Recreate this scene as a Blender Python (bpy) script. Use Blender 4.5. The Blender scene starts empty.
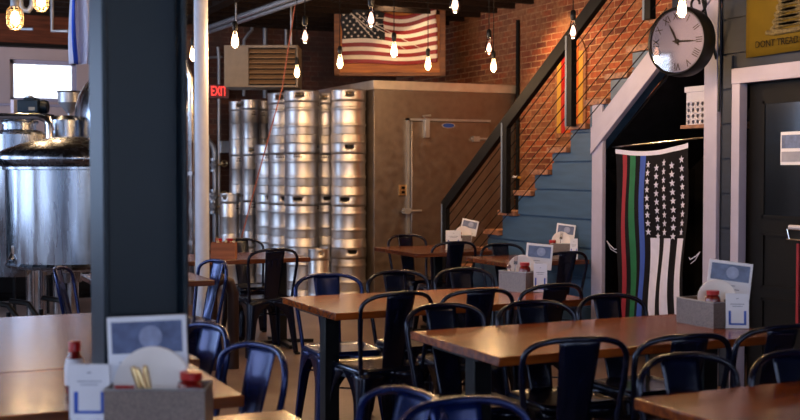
import bpy, bmesh, math, random
from mathutils import Vector, Matrix
random.seed(7)
PI = math.pi
C = bpy.context.scene.collection

# ---------------------------------------------------------------- camera geometry
F = 1140.0; PITCH = math.radians(2.0); YAW = math.radians(24.9); CAMH = 1.45
cr = Vector((math.cos(YAW), -math.sin(YAW), 0))
cf0 = Vector((math.sin(YAW), math.cos(YAW), 0))
cf = cf0 * math.cos(PITCH) + Vector((0, 0, -math.sin(PITCH)))
cu = cf0 * math.sin(PITCH) + Vector((0, 0, math.cos(PITCH)))
EYE = Vector((0, 0, CAMH))

def at(px, py, X=None, Y=None, Z=None, D=None):
    """world point where the sight line of a photo pixel meets a plane of the room"""
    r = cr * ((px - 400) / F) + cf + cu * (-(py - 210) / F)
    if X is not None: t = X / r.x
    elif Y is not None: t = Y / r.y
    elif Z is not None: t = (Z - CAMH) / r.z
    else: t = D / r.dot(cf0)
    return EYE + r * t

# ---------------------------------------------------------------- materials
def srgb(r, g, b):
    f = lambda c: (c / 12.92 if c <= 0.04045 else ((c + 0.055) / 1.055) ** 2.4)
    return (f(r / 255), f(g / 255), f(b / 255), 1)

def new_mat(name):
    m = bpy.data.materials.new(name); m.use_nodes = True
    nt = m.node_tree; b = nt.nodes['Principled BSDF']
    return m, nt, b

def coords(nt, swiz=None, scale=(1, 1, 1)):
    tc = nt.nodes.new('ShaderNodeTexCoord'); out = tc.outputs['Object']
    if swiz:
        s = nt.nodes.new('ShaderNodeSeparateXYZ'); c = nt.nodes.new('ShaderNodeCombineXYZ')
        nt.links.new(out, s.inputs[0])
        for k, a in enumerate(swiz):
            nt.links.new(s.outputs['XYZ'.index(a)], c.inputs[k])
        out = c.outputs[0]
    mp = nt.nodes.new('ShaderNodeMapping'); mp.inputs['Scale'].default_value = scale
    nt.links.new(out, mp.inputs[0])
    return mp.outputs[0]

def mixc(nt, fac, a, b):
    n = nt.nodes.new('ShaderNodeMix'); n.data_type = 'RGBA'
    nt.links.new(fac, n.inputs['Factor']) if not isinstance(fac, float) else setattr(n.inputs['Factor'], 'default_value', fac)
    for v, i in ((a, 6), (b, 7)):
        if isinstance(v, tuple): n.inputs[i].default_value = v
        else: nt.links.new(v, n.inputs[i])
    return n.outputs[2]

def ramp(nt, fac, stops):
    r = nt.nodes.new('ShaderNodeValToRGB')
    el = r.color_ramp.elements
    while len(el) < len(stops): el.new(0.5)
    for e, (p, c) in zip(el, stops): e.position = p; e.color = c
    nt.links.new(fac, r.inputs[0])
    return r.outputs[0]

def bump(nt, b, h, s=0.2, d=0.01):
    n = nt.nodes.new('ShaderNodeBump'); n.inputs['Strength'].default_value = s; n.inputs['Distance'].default_value = d
    nt.links.new(h, n.inputs['Height']); nt.links.new(n.outputs[0], b.inputs['Normal'])

def noise(nt, vec, scale, detail=4):
    n = nt.nodes.new('ShaderNodeTexNoise'); n.inputs['Scale'].default_value = scale; n.inputs['Detail'].default_value = detail
    nt.links.new(vec, n.inputs['Vector'])
    return n.outputs['Fac']

def plain(name, col, rough=0.5, metal=0.0, var=0.15, nscale=12, coat=0.0, bmp=0.0, stretch=(1, 1, 1)):
    m, nt, b = new_mat(name)
    v = coords(nt, scale=stretch); f = noise(nt, v, nscale)
    dk = tuple(c * (1 - var) for c in col[:3]) + (1,); lt = tuple(min(1, c * (1 + var)) for c in col[:3]) + (1,)
    nt.links.new(ramp(nt, f, [(0.3, dk), (0.7, lt)]), b.inputs['Base Color'])
    b.inputs['Roughness'].default_value = rough; b.inputs['Metallic'].default_value = metal
    b.inputs['Coat Weight'].default_value = coat; b.inputs['Coat Roughness'].default_value = 0.12
    if bmp: bump(nt, b, f, bmp, 0.004)
    return m

def emit(name, col, strength):
    m, nt, b = new_mat(name)
    f = noise(nt, coords(nt), 5)
    b.inputs['Base Color'].default_value = (0.1, 0.1, 0.1, 1)
    nt.links.new(ramp(nt, f, [(0.0, tuple(c * .9 for c in col[:3]) + (1,)), (1.0, col)]), b.inputs['Emission Color'])
    b.inputs['Emission Strength'].default_value = strength
    return m

def brick(name, swiz, c1, c2, mortar, dirt, bw=0.215, rh=0.069):
    m, nt, b = new_mat(name)
    v = coords(nt, swiz)
    t = nt.nodes.new('ShaderNodeTexBrick')
    t.inputs['Scale'].default_value = 1; t.inputs['Brick Width'].default_value = bw; t.inputs['Row Height'].default_value = rh
    t.inputs['Mortar Size'].default_value = 0.006; t.inputs['Mortar Smooth'].default_value = 0.3
    t.inputs['Color1'].default_value = c1; t.inputs['Color2'].default_value = c2; t.inputs['Mortar'].default_value = mortar
    t.inputs['Bias'].default_value = 0.1
    nt.links.new(v, t.inputs['Vector'])
    f = noise(nt, v, 3.0, 6); f2 = noise(nt, v, 22, 3)
    c = mixc(nt, ramp(nt, f, [(0.42, (0, 0, 0, 1)), (0.62, (.8, .8, .8, 1))]), t.outputs['Color'], dirt)
    c = mixc(nt, ramp(nt, f2, [(0.35, (.55, .55, .55, 1)), (0.6, (0, 0, 0, 1))]), c, tuple(x * .4 for x in c1[:3]) + (1,))
    nt.links.new(c, b.inputs['Base Color'])
    b.inputs['Roughness'].default_value = 0.8
    bump(nt, b, t.outputs['Fac'], -0.6, 0.01)
    return m

def wood(name, dark, light, rough=0.35, axis='X', plank=0.0, coat=0.3):
    m, nt, b = new_mat(name)
    sc = (1.2, 14, 14) if axis == 'X' else ((14, 1.2, 14) if axis == 'Y' else (14, 14, 1.2))
    v = coords(nt, scale=sc)
    f = noise(nt, v, 2.2, 8)
    c = ramp(nt, f, [(0.25, dark), (0.5, tuple((a + q) / 2 for a, q in zip(dark, light))), (0.75, light)])
    if plank:
        v2 = coords(nt, 'XYZ' if axis == 'X' else 'YXZ')
        t = nt.nodes.new('ShaderNodeTexBrick'); t.inputs['Scale'].default_value = 1
        t.inputs['Brick Width'].default_value = 0.9; t.inputs['Row Height'].default_value = plank
        t.inputs['Mortar Size'].default_value = 0.0012
        t.inputs['Color1'].default_value = (1, 1, 1, 1); t.inputs['Color2'].default_value = (.62, .6, .58, 1); t.inputs['Mortar'].default_value = (.25, .2, .18, 1)
        nt.links.new(v2, t.inputs['Vector'])
        mx = nt.nodes.new('ShaderNodeMix'); mx.data_type = 'RGBA'; mx.blend_type = 'MULTIPLY'; mx.inputs['Factor'].default_value = 1
        nt.links.new(c, mx.inputs[6]); nt.links.new(t.outputs['Color'], mx.inputs[7]); c = mx.outputs[2]
    nt.links.new(c, b.inputs['Base Color'])
    b.inputs['Roughness'].default_value = rough; b.inputs['Coat Weight'].default_value = coat; b.inputs['Coat Roughness'].default_value = 0.25
    bump(nt, b, f, 0.08, 0.002)
    return m

def steel(name, col, rough=0.25, stretch=(1, 1, 1), nscale=6, metal=1.0, rvar=.12, bs=.04):
    m, nt, b = new_mat(name)
    f = noise(nt, coords(nt, scale=stretch), nscale, 5)
    dk = tuple(c * .8 for c in col[:3]) + (1,)
    nt.links.new(ramp(nt, f, [(0.3, dk), (0.7, col)]), b.inputs['Base Color'])
    nt.links.new(ramp(nt, f, [(0.3, (rough - rvar / 2,) * 3 + (1,)), (0.7, (rough + rvar,) * 3 + (1,))]), b.inputs['Roughness'])
    b.inputs['Metallic'].default_value = metal
    bump(nt, b, f, bs, 0.004)
    return m

def thin_glass(name, tint=(1, 1, 1, 1), mixf=0.12, rough=0.03):
    m, nt, b = new_mat(name)
    tr = nt.nodes.new('ShaderNodeBsdfTransparent'); tr.inputs[0].default_value = tint
    mx = nt.nodes.new('ShaderNodeMixShader'); fr = nt.nodes.new('ShaderNodeFresnel'); fr.inputs[0].default_value = 1.5
    b.inputs['Base Color'].default_value = (.9, .9, .9, 1); b.inputs['Metallic'].default_value = 1; b.inputs['Roughness'].default_value = rough
    ad = nt.nodes.new('ShaderNodeMath'); ad.operation = 'ADD'; ad.inputs[1].default_value = mixf * .3
    nt.links.new(fr.outputs[0], ad.inputs[0]); nt.links.new(ad.outputs[0], mx.inputs[0])
    nt.links.new(tr.outputs[0], mx.inputs[1]); nt.links.new(b.outputs[0], mx.inputs[2])
    nt.links.new(mx.outputs[0], nt.nodes['Material Output'].inputs[0])
    return m

M = {}
_0 = 0
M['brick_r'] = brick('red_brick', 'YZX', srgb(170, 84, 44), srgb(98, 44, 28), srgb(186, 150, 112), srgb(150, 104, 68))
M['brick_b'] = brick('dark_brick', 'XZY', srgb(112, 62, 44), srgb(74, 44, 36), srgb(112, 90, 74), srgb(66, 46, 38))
def concrete():
    m, nt, b = new_mat('floor_concrete')
    v = coords(nt); f = noise(nt, v, 1.3, 8); g = noise(nt, v, 40, 3)
    c = ramp(nt, f, [(0.3, srgb(84, 68, 62)), (0.55, srgb(118, 98, 90)), (0.75, srgb(142, 122, 112))])
    c = mixc(nt, ramp(nt, g, [(0.35, (.3, .3, .3, 1)), (0.6, (0, 0, 0, 1))]), c, srgb(88, 68, 60))
    nt.links.new(c, b.inputs['Base Color']); b.inputs['Roughness'].default_value = .42
    bump(nt, b, g, .08, .003)
    return m
M['concrete'] = concrete()
M['plaster'] = plain('white_wall_paint', srgb(188, 168, 166), .75, var=.06, nscale=3, bmp=.1)
M['dark_paint'] = plain('dark_paint_and_shade', srgb(34, 33, 36), .8, var=.2)
M['ceiling'] = plain('black_ceiling_paint', srgb(34, 29, 27), .85, var=.25, nscale=5)
M['beam'] = wood('stained_beam', srgb(70, 34, 22), srgb(128, 66, 42), .6, 'X', coat=0)
M['joist'] = wood('dark_joist', srgb(26, 20, 18), srgb(46, 34, 28), .8, 'Y', coat=0)
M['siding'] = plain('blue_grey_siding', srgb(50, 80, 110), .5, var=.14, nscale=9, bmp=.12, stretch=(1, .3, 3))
M['siding_shaded'] = plain('blue_grey_siding_shaded', srgb(34, 42, 58), .55, var=.14, nscale=9, bmp=.12, stretch=(1, .3, 3))  # same siding, with the dimmer light on the right part darkened into its colour
M['trim'] = plain('lilac_white_trim', srgb(164, 160, 184), .5, var=.05, nscale=8, bmp=.08)
M['tread'] = wood('worn_tread_wood', srgb(88, 52, 36), srgb(178, 122, 88), .55, 'X', coat=0)
M['black_metal'] = plain('black_steel', srgb(16, 17, 20), .42, .2, var=.2)
M['post_edge_lit'] = plain('lit_post_edge', srgb(104, 116, 132), .45, .3, var=.1)
M['black'] = plain('matte_black', srgb(14, 14, 16), .6, var=.2)
M['table'] = wood('table_wood', srgb(84, 34, 10), srgb(172, 88, 30), .2, 'X', plank=.095, coat=.1)
M['table_y'] = wood('table_wood_long', srgb(84, 44, 26), srgb(164, 100, 60), .22, 'Y', plank=.095, coat=.25)
M['table_dk'] = wood('dark_table_wood', srgb(66, 32, 18), srgb(120, 66, 38), .26, 'X', plank=.095, coat=.25)
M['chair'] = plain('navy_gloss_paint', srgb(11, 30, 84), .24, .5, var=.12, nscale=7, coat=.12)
M['chair_shaded'] = plain('navy_gloss_paint_shaded', srgb(9, 16, 40), .22, .4, var=.12, nscale=7, coat=.15)  # same navy paint for less lit chairs, shade put into the colour
M['rubber'] = plain('black_rubber', srgb(12, 12, 12), .8)
M['keg'] = steel('keg_steel', (.80, .76, .73, 1), .4, (1, 1, .5), 9, bs=.02)
M['keg_dk'] = plain('dark_slot', srgb(20, 18, 18), .7)
M['stamp'] = plain('stamped_lettering', srgb(92, 84, 80), .6, .4)
M['tank'] = steel('tank_steel', (.34, .37, .43, 1), .22, (4, 4, .4), 5, bs=.012)
M['chrome'] = steel('polished_pipe', (.7, .72, .76, 1), .15, nscale=10)
M['cooler'] = steel('stucco_galvanised', (.28, .235, .205, 1), .42, nscale=14, metal=.9)
M['cooler_trim'] = steel('cooler_cap_steel', (.72, .64, .56, 1), .4, nscale=10, metal=.6)
M['galv'] = steel('galvanised_pipe', (.5, .52, .56, 1), .4, nscale=9, metal=.7)
M['white_pipe'] = plain('white_pipe_paint', srgb(206, 210, 226), .4, var=.05)
M['column'] = plain('blue_black_column_paint', srgb(4, 24, 38), .42, .1, var=.12, nscale=3)
M['bronze'] = plain('heater_beige', srgb(134, 122, 108), .5, .3, var=.08)
M['louver'] = plain('heater_louver', srgb(172, 138, 102), .45, .4, var=.08)
M['red'] = plain('ketchup_red', srgb(170, 20, 18), .3, var=.08)
M['red_dk'] = plain('ketchup_sauce', srgb(110, 16, 12), .22, var=.1, coat=.5)
M['white'] = plain('white_card', srgb(226, 226, 236), .6, var=.03)
M['plate'] = plain('white_plate', srgb(236, 226, 222), .4, var=.02)
M['blue_ink'] = plain('blue_ink', srgb(36, 84, 186), .5)
M['grey_ink'] = plain('grey_ink', srgb(150, 152, 170), .6)
M['photo_ink'] = plain('blue_grey_photo', srgb(86, 98, 134), .35, var=.3, nscale=30)
M['photo_mid'] = plain('pale_photo_tone', srgb(140, 148, 180), .35, var=.2, nscale=40)
def mesh_metal():
    m, nt, b = new_mat('woven_wire_mesh')
    v = coords(nt)
    w = nt.nodes.new('ShaderNodeTexVoronoi'); w.inputs['Scale'].default_value = 260
    nt.links.new(v, w.inputs['Vector'])
    nt.links.new(ramp(nt, w.outputs['Distance'], [(0.15, srgb(50, 44, 42)), (0.5, srgb(134, 120, 114))]), b.inputs['Base Color'])
    b.inputs['Roughness'].default_value = .45; b.inputs['Metallic'].default_value = .5
    bump(nt, b, w.outputs['Distance'], .4, .002)
    return m
M['mesh'] = mesh_metal()
M['caddy_wood'] = wood('caddy_wood', srgb(110, 60, 36), srgb(170, 104, 66), .5, 'X', coat=0)
M['silver'] = steel('cutlery_steel', (.8, .8, .8, 1), .15, nscale=20)
M['brass'] = steel('brass', (.95, .72, .38, 1), .3, nscale=20)
M['cloth_w'] = plain('white_cloth', srgb(206, 204, 226), .85, var=.05, nscale=20)
M['cloth_k'] = plain('black_cloth', srgb(24, 23, 28), .85, var=.2, nscale=20)
M['cloth_r'] = plain('red_cloth', srgb(140, 28, 46), .8, var=.1)
M['cloth_g'] = plain('green_cloth', srgb(18, 100, 62), .8, var=.1)
M['cloth_b'] = plain('blue_cloth', srgb(42, 76, 166), .8, var=.1)
M['cloth_y'] = plain('yellow_cloth', srgb(88, 72, 12), .8, var=.12, nscale=5)
M['cloth_bright'] = plain('vivid_blue_stripe', srgb(24, 78, 210), .8, var=.05)
M['ink'] = plain('black_print', srgb(22, 18, 12), .8)
M['snake'] = plain('olive_scales_print', srgb(84, 74, 44), .8, var=.6, nscale=60)
M['art_red'] = plain('carved_red_paint', srgb(136, 12, 16), .4, var=.15)
M['art_white'] = plain('carved_white_paint', srgb(232, 216, 196), .45, var=.06)
M['art_blue'] = plain('carved_dark_blue_paint', srgb(8, 9, 16), .7, var=.2)
M['art_wood'] = wood('golden_plywood', srgb(160, 80, 8), srgb(214, 128, 22), .45, 'X', coat=.1)
M['frame_wood'] = wood('oak_frame', srgb(84, 44, 18), srgb(138, 80, 34), .5, 'X', coat=.1)
M['clock_face'] = plain('clock_face_ivory', srgb(120, 116, 146), .3, var=.05, nscale=4)
M['crate'] = plain('white_plastic', srgb(206, 202, 214), .5, var=.03)
M['orange'] = plain('painted_orange', srgb(190, 90, 26), .5, var=.15)
M['yellow'] = plain('painted_yellow', srgb(196, 150, 60), .5, var=.1)
M['door_black'] = plain('black_door_paint', srgb(15, 15, 17), .6, var=.15, nscale=4)
M['glass'] = thin_glass('thin_clear_glass')
M['door_glass'] = plain('dark_door_glass', srgb(20, 26, 34), .12, .2, var=.2, nscale=2)
M['bulb_on'] = emit('bulb_glow', (1, .6, .27, 1), 16)
M['bulb_dim'] = emit('filament_glow', (1, .52, .36, 1), 4)
M['lamp_face'] = emit('lamp_diffuser', (1, .8, .5, 1), 14)
M['exit_red'] = emit('exit_letters', (1, .04, .03, 1), 2.2)
M['exit_body'] = plain('exit_sign_body', srgb(120, 72, 70), .5)
M['exit_face'] = plain('exit_sign_face', srgb(150, 96, 92), .5)
M['copper'] = plain('brown_pipe_paint', srgb(46, 30, 28), .4, .3, var=.1)
M['cord_red'] = plain('red_air_hose', srgb(160, 90, 70), .5)

for k_, v_ in (('black', .15), ('ink', .1), ('cloth_y', .15), ('table', .4), ('door_black', .15), ('cloth_k', .1), ('dark_paint', .1), ('ceiling', .1), ('siding_shaded', .25), ('joist', .1), ('beam', .2), ('column', .35), ('black_metal', .35)):
    M[k_].node_tree.nodes['Principled BSDF'].inputs['Specular IOR Level'].default_value = v_
# ---------------------------------------------------------------- mesh builder
class MB:
    def __init__(s): s.v = []; s.f = []; s.mi = []; s.mats = []; s.cur = 0
    def m(s, mat):
        mt = M[mat]
        if mt not in s.mats: s.mats.append(mt)
        s.cur = s.mats.index(mt); return s
    def add(s, vs, fs):
        o = len(s.v); s.v += [Vector(v) for v in vs]
        for f in fs: s.f.append([o + i for i in f]); s.mi.append(s.cur)
        return s
    def box(s, a, b, rot=None, org=None):
        x0, y0, z0 = a; x1, y1, z1 = b
        vs = [Vector(p) for p in ((x0,y0,z0),(x1,y0,z0),(x1,y1,z0),(x0,y1,z0),(x0,y0,z1),(x1,y0,z1),(x1,y1,z1),(x0,y1,z1))]
        if rot: vs = [rot @ (v - Vector(org)) + Vector(org) if org else rot @ v for v in vs]
        return s.add(vs, [(0,3,2,1),(4,5,6,7),(0,1,5,4),(1,2,6,5),(2,3,7,6),(3,0,4,7)])
    def cbox(s, c, size, rot=None):
        h = Vector(size) / 2; c = Vector(c)
        vs = [Vector(p) for p in ((-h.x,-h.y,-h.z),(h.x,-h.y,-h.z),(h.x,h.y,-h.z),(-h.x,h.y,-h.z),(-h.x,-h.y,h.z),(h.x,-h.y,h.z),(h.x,h.y,h.z),(-h.x,h.y,h.z))]
        if rot: vs = [rot @ v for v in vs]
        return s.add([v + c for v in vs], [(0,3,2,1),(4,5,6,7),(0,1,5,4),(1,2,6,5),(2,3,7,6),(3,0,4,7)])
    def bar(s, a, b, w, h, up=(0, 0, 1)):
        """rectangular bar from a to b, w across, h along up"""
        a = Vector(a); b = Vector(b); d = (b - a).normalized(); u = Vector(up)
        sd = d.cross(u).normalized(); u = sd.cross(d).normalized()
        vs = [p + sd * (i * w / 2) + u * (j * h / 2) for p in (a, b) for i, j in ((-1,-1),(1,-1),(1,1),(-1,1))]
        return s.add(vs, [(0,1,2,3)[::-1],(4,5,6,7),(0,1,5,4),(1,2,6,5),(2,3,7,6),(3,0,4,7)])
    def tube(s, path, r, n=8, cap=True, closed=False):
        P = [Vector(p) for p in path]; N = len(P); rs = r if isinstance(r, (list, tuple)) else [r] * N
        vs = []; prev = None
        for i, p in enumerate(P):
            if closed: d = P[(i + 1) % N] - P[i - 1]
            else: d = P[min(i + 1, N - 1)] - P[max(i - 1, 0)]
            d.normalize()
            if prev is None:
                ref = Vector((0, 0, 1)) if abs(d.z) < .9 else Vector((1, 0, 0))
                a = d.cross(ref).normalized()
            else: a = (prev - d * prev.dot(d)).normalized()
            prev = a; bb = d.cross(a)
            for k in range(n):
                t = 2 * PI * k / n; vs.append(p + (a * math.cos(t) + bb * math.sin(t)) * rs[i])
        fs = []
        for i in range(N if closed else N - 1):
            j = (i + 1) % N
            for k in range(n): fs.append((i*n+k, i*n+(k+1)%n, j*n+(k+1)%n, j*n+k))
        if cap and not closed: fs.append(tuple(range(n))[::-1]); fs.append(tuple((N-1)*n + k for k in range(n)))
        return s.add(vs, fs)
    def lathe(s, prof, n=32, c=(0, 0, 0), skip=None, axis=None):
        """profile [(r,z)] round z (or round axis through c)"""
        c = Vector(c); vs = []; R = axis.to_track_quat('Z', 'Y').to_matrix() if axis is not None else None
        for r, z in prof:
            for k in range(n):
                t = 2 * PI * k / n; q = Vector((r * math.cos(t), r * math.sin(t), z))
                vs.append((R @ q if R else q) + c)
        fs = []
        for i in range(len(prof) - 1):
            for k in range(n):
                if skip and skip(i, k): continue
                fs.append((i*n+k, i*n+(k+1)%n, (i+1)*n+(k+1)%n, (i+1)*n+k))
        if prof[0][0] > 1e-4 and not skip: fs.append(tuple(range(n))[::-1])
        if prof[-1][0] > 1e-4 and not skip: fs.append(tuple((len(prof)-1)*n + k for k in range(n)))
        return s.add(vs, fs)
    def prism(s, poly, depth):
        """poly: list of 3D points (planar), depth: extrusion vector"""
        n = len(poly); d = Vector(depth)
        vs = [Vector(p) for p in poly] + [Vector(p) + d for p in poly]
        return s.add(vs, [tuple(range(n))[::-1], tuple(range(n, 2*n))] + [(i, (i+1)%n, n+(i+1)%n, n+i) for i in range(n)])
    def grid(s, fn, nu, nv, matf=None):
        o = len(s.v)
        for j in range(nv + 1):
            for i in range(nu + 1): s.v.append(Vector(fn(i / nu, j / nv)))
        for j in range(nv):
            for i in range(nu):
                if matf: s.m(matf((i + .5) / nu, (j + .5) / nv))
                a = o + j*(nu+1) + i; s.f.append([a, a+1, a+nu+2, a+nu+1]); s.mi.append(s.cur)
        return s
    def build(s, name, parent=None, mat=None, world=False, smooth=35, bevel=0, solid=0, fix=True):
        me = bpy.data.meshes.new(name)
        off = parent_world(parent) if (world and parent) else Vector()
        if world and parent is None:
            lo = Vector([min(v[i] for v in s.v) for i in range(3)]); hi = Vector([max(v[i] for v in s.v) for i in range(3)])
            off = Vector(((lo.x + hi.x) / 2, (lo.y + hi.y) / 2, lo.z))
        me.from_pydata([tuple(v - off) for v in s.v], [], s.f)
        for mt in (s.mats or [M[mat]]): me.materials.append(mt)
        if s.mats:
            for p, i in zip(me.polygons, s.mi): p.material_index = i
        if fix:
            b = bmesh.new(); b.from_mesh(me)
            bmesh.ops.recalc_face_normals(b, faces=b.faces); b.to_mesh(me); b.free()
        if smooth:
            me.shade_smooth(); me.set_sharp_from_angle(angle=math.radians(smooth))
        o = bpy.data.objects.new(name, me); C.objects.link(o)
        if parent: o.parent = parent
        elif world: o.location = off
        if bevel:
            md = o.modifiers.new('bevel', 'BEVEL'); md.width = bevel; md.segments = 2; md.limit_method = 'ANGLE'; md.angle_limit = math.radians(50)
        if solid:
            md = o.modifiers.new('solid', 'SOLIDIFY'); md.thickness = solid; md.offset = 0
        return o

def parent_world(p):
    v = Vector(p.location)
    while p.parent: p = p.parent; v = v + p.location
    return v

def tag(o, label, cat, group=None, kind=None):
    if label: o['label'] = label
    if cat: o['category'] = cat
    if group: o['group'] = group
    if kind: o['kind'] = kind
    return o
def thing(name, label, cat, loc=(0, 0, 0), rz=0, group=None):
    o = bpy.data.objects.new(name, None); C.objects.link(o); o.empty_display_size = .1
    o.location = loc; o.rotation_euler = (0, 0, rz)
    return tag(o, label, cat, group)
def struct(o, label=None):
    o['kind'] = 'structure'
    if label: o['label'] = label
    return o
def dup(root, loc, rz, label, group=None, swap=None):
    def cp(o, par):
        c = o.copy(); C.objects.link(c)
        if par: c.parent = par
        if swap and c.type == 'MESH':
            if o.data in swap: c.data = swap[o.data]
        for ch in list(o.children): cp(ch, c)
        return c
    r = cp(root, None); r.location = loc; r.rotation_euler = (0, 0, rz); r['label'] = label
    if group: r['group'] = group
    return r
def text(name, body, size, parent, loc, rotm, mat, depth=.002, align='CENTER', sx=1):
    cu_ = bpy.data.curves.new(name, 'FONT'); cu_.body = body; cu_.size = size; cu_.extrude = depth
    cu_.align_x = align; cu_.align_y = 'CENTER'; cu_.resolution_u = 2
    t = bpy.data.objects.new('tmp', cu_); C.objects.link(t)
    bpy.context.view_layer.update()
    me = bpy.data.meshes.new_from_object(t.evaluated_get(bpy.context.evaluated_depsgraph_get()))
    C.objects.unlink(t); bpy.data.objects.remove(t)
    me.materials.clear(); me.materials.append(M[mat])
    me.transform(Matrix.Translation(loc) @ rotm.to_4x4() @ Matrix.Diagonal((sx, 1, 1, 1)))
    o = bpy.data.objects.new(name, me); C.objects.link(o); o.parent = parent
    return o
def basis(right, up):
    r = Vector(right).normalized(); u = Vector(up).normalized(); n = r.cross(u)
    return Matrix((r, u, n)).transposed()

# ================================================================= ROOM SHELL
X0, X1, Y0, Y1, ZC = -2.4, 6.9, -3.5, 15.0, 3.55
struct(MB().box((X0 - .2, Y0 - .2, -.1), (X1 + .2, Y1 + .2, 0)).build('floor', mat='concrete', world=True, smooth=0))
struct(MB().box((X0 - .2, Y0 - .2, ZC), (X1 + .2, Y1 + .2, ZC + .15)).build('ceiling', mat='ceiling', world=True, smooth=0))
n_trim = [0]
def trim(mb, mat, bevel=.004, smooth=35):
    n_trim[0] += 1
    return struct(mb.build('trim_%d' % n_trim[0], mat=mat, world=True, bevel=bevel, smooth=smooth))
# back wall : brick on the right, plastered end with a window on the left
XS = 2.95
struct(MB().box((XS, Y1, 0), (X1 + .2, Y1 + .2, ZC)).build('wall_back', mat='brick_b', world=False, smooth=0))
wa = at(9, 59.5, Y=Y1 + .08); wb = at(76, 103, Y=Y1 + .08)
wx0, wx1, wz0, wz1 = wa.x, wb.x, wb.z, wa.z
w = MB()
w.box((X0, Y1, 0), (wx0, Y1 + .2, ZC)).box((wx1, Y1, 0), (XS, Y1 + .2, ZC)).box((wx0, Y1, 0), (wx1, Y1 + .2, wz0)).box((wx0, Y1, wz1), (wx1, Y1 + .2, ZC))
struct(w.build('wall_back_left', mat='plaster', smooth=0))
r = struct(MB().box((wx0, Y1 + .12, wz0), (wx1, Y1 + .125, wz1)).build('window_1', mat='glass', world=True, smooth=0))
f = MB()
for a, b in (((wx0, wz0), (wx1, wz0 + .05)), ((wx0, wz1 - .05), (wx1, wz1)), ((wx0, wz0), (wx0 + .05, wz1)), ((wx1 - .05, wz0), (wx1, wz1))):
    f.box((a[0], Y1 + .05, a[1]), (b[0], Y1 + .12, b[1]))
f.build('window_frame', parent=r, mat='trim', world=True, smooth=0)
# dado ledge on the plaster wall and brown beam over it
zb = at(30, 44.5, Y=Y1).z
trim(MB().box((X0, Y1 - .14, zb), (XS + .1, Y1 + .0, zb + .36)), 'beam')
trim(MB().box((X0, Y1 - .16, zb - .045), (XS + .1, Y1 - .0, zb)), 'black', 0)
trim(MB().box((X0, Y1 - .06, at(30, 104, Y=Y1).z - .03), (XS, Y1, at(30, 104, Y=Y1).z)), 'trim')
# far right brick wall behind the stairs
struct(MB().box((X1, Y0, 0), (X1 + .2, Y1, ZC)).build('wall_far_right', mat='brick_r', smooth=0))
# left and rear walls with tall windows (daylight side)
WINL = [(.2, 2.2), (2.9, 4.9), (5.6, 7.6), (8.3, 10.3), (11.0, 13.0)]
SILL, HEAD = .85, 3.0
lw = MB(); ys = [Y0]
for a, b in WINL: ys += [a, b]
ys.append(Y1)
for i in range(0, len(ys), 2): lw.box((X0 - .2, ys[i], 0), (X0, ys[i + 1], ZC))
for a, b in WINL: lw.box((X0 - .2, a, 0), (X0, b, SILL)).box((X0 - .2, a, HEAD), (X0, b, ZC))
struct(lw.build('wall_left', mat='plaster', smooth=0))
WINR = [(-2.0, -.2), (.6, 2.4), (3.2, 5.0)]
rw = MB(); xs = [X0]
for a, b in WINR: xs += [a, b]
xs.append(X1)
for i in range(0, len(xs), 2): rw.box((xs[i], Y0 - .2, 0), (xs[i + 1], Y0, ZC))
for a, b in WINR: rw.box((a, Y0 - .2, 0), (b, Y0, SILL)).box((a, Y0 - .2, HEAD), (b, Y0, ZC))
struct(rw.build('wall_front', mat='plaster', smooth=0))
nw = 1
def area(name, loc, rot, sx, sy, power, col):
    l = bpy.data.lights.new(name, 'AREA'); l.shape = 'RECTANGLE'; l.size = sx; l.size_y = sy; l.energy = power; l.color = col
    o = bpy.data.objects.new(name, l); C.objects.link(o); o.location = loc; o.rotation_euler = rot
    return o
for a, b in WINL:
    nw += 1
    g = struct(MB().box((X0 - .1, a, SILL), (X0 - .095, b, HEAD)).build('window_%d' % nw, mat='glass', world=True, smooth=0))
    f = MB()
    for t in (a + .03, (a * 2 + b) / 3, (a + 2 * b) / 3, b - .03): f.box((X0 - .13, t - .03, SILL), (X0 - .07, t + .03, HEAD))
    for z in (SILL + .03, 2.2, HEAD - .03): f.box((X0 - .13, a, z - .03), (X0 - .07, b, z + .03))
    f.build('window_frame', parent=g, mat='black_metal', world=True, smooth=0)
    area('daylight', (X0 + .03, (a + b) / 2, (SILL + HEAD) / 2), (0, -PI / 2, 0), HEAD - SILL - .1, b - a - .1, [7, 15, 26, 38, 110][nw - 2], (.46, .65, 1))
for i, (a, b) in enumerate(WINR):
    nw += 1
    g = struct(MB().box((a, Y0 - .1, SILL), (b, Y0 - .095, HEAD)).build('window_%d' % nw, mat='glass', world=True, smooth=0))
    f = MB()
    for t in (a + .03, (a * 2 + b) / 3, (a + 2 * b) / 3, b - .03): f.box((t - .03, Y0 - .13, SILL), (t + .03, Y0 - .07, HEAD))
    for z in (SILL + .03, 2.2, HEAD - .03): f.box((a, Y0 - .13, z - .03), (b, Y0 - .07, z + .03))
    f.build('window_frame', parent=g, mat='black_metal', world=True, smooth=0)
    area('daylight', ((a + b) / 2, Y0 + .03, (SILL + HEAD) / 2), (PI / 2, 0, 0), b - a - .1, HEAD - SILL - .1, [58, 14, 3][i], (.46, .64, 1))
# ceiling joists and pipes
for i in range(12):
    y = 10.0 + i * .42
    trim(MB().box((X0, y - .03, ZC - .2), (X1, y + .03, ZC)), 'joist', 0)
trim(MB().box((3.6, 7.0, ZC - .22), (3.75, Y1, ZC - .02)), 'joist', 0)

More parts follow.
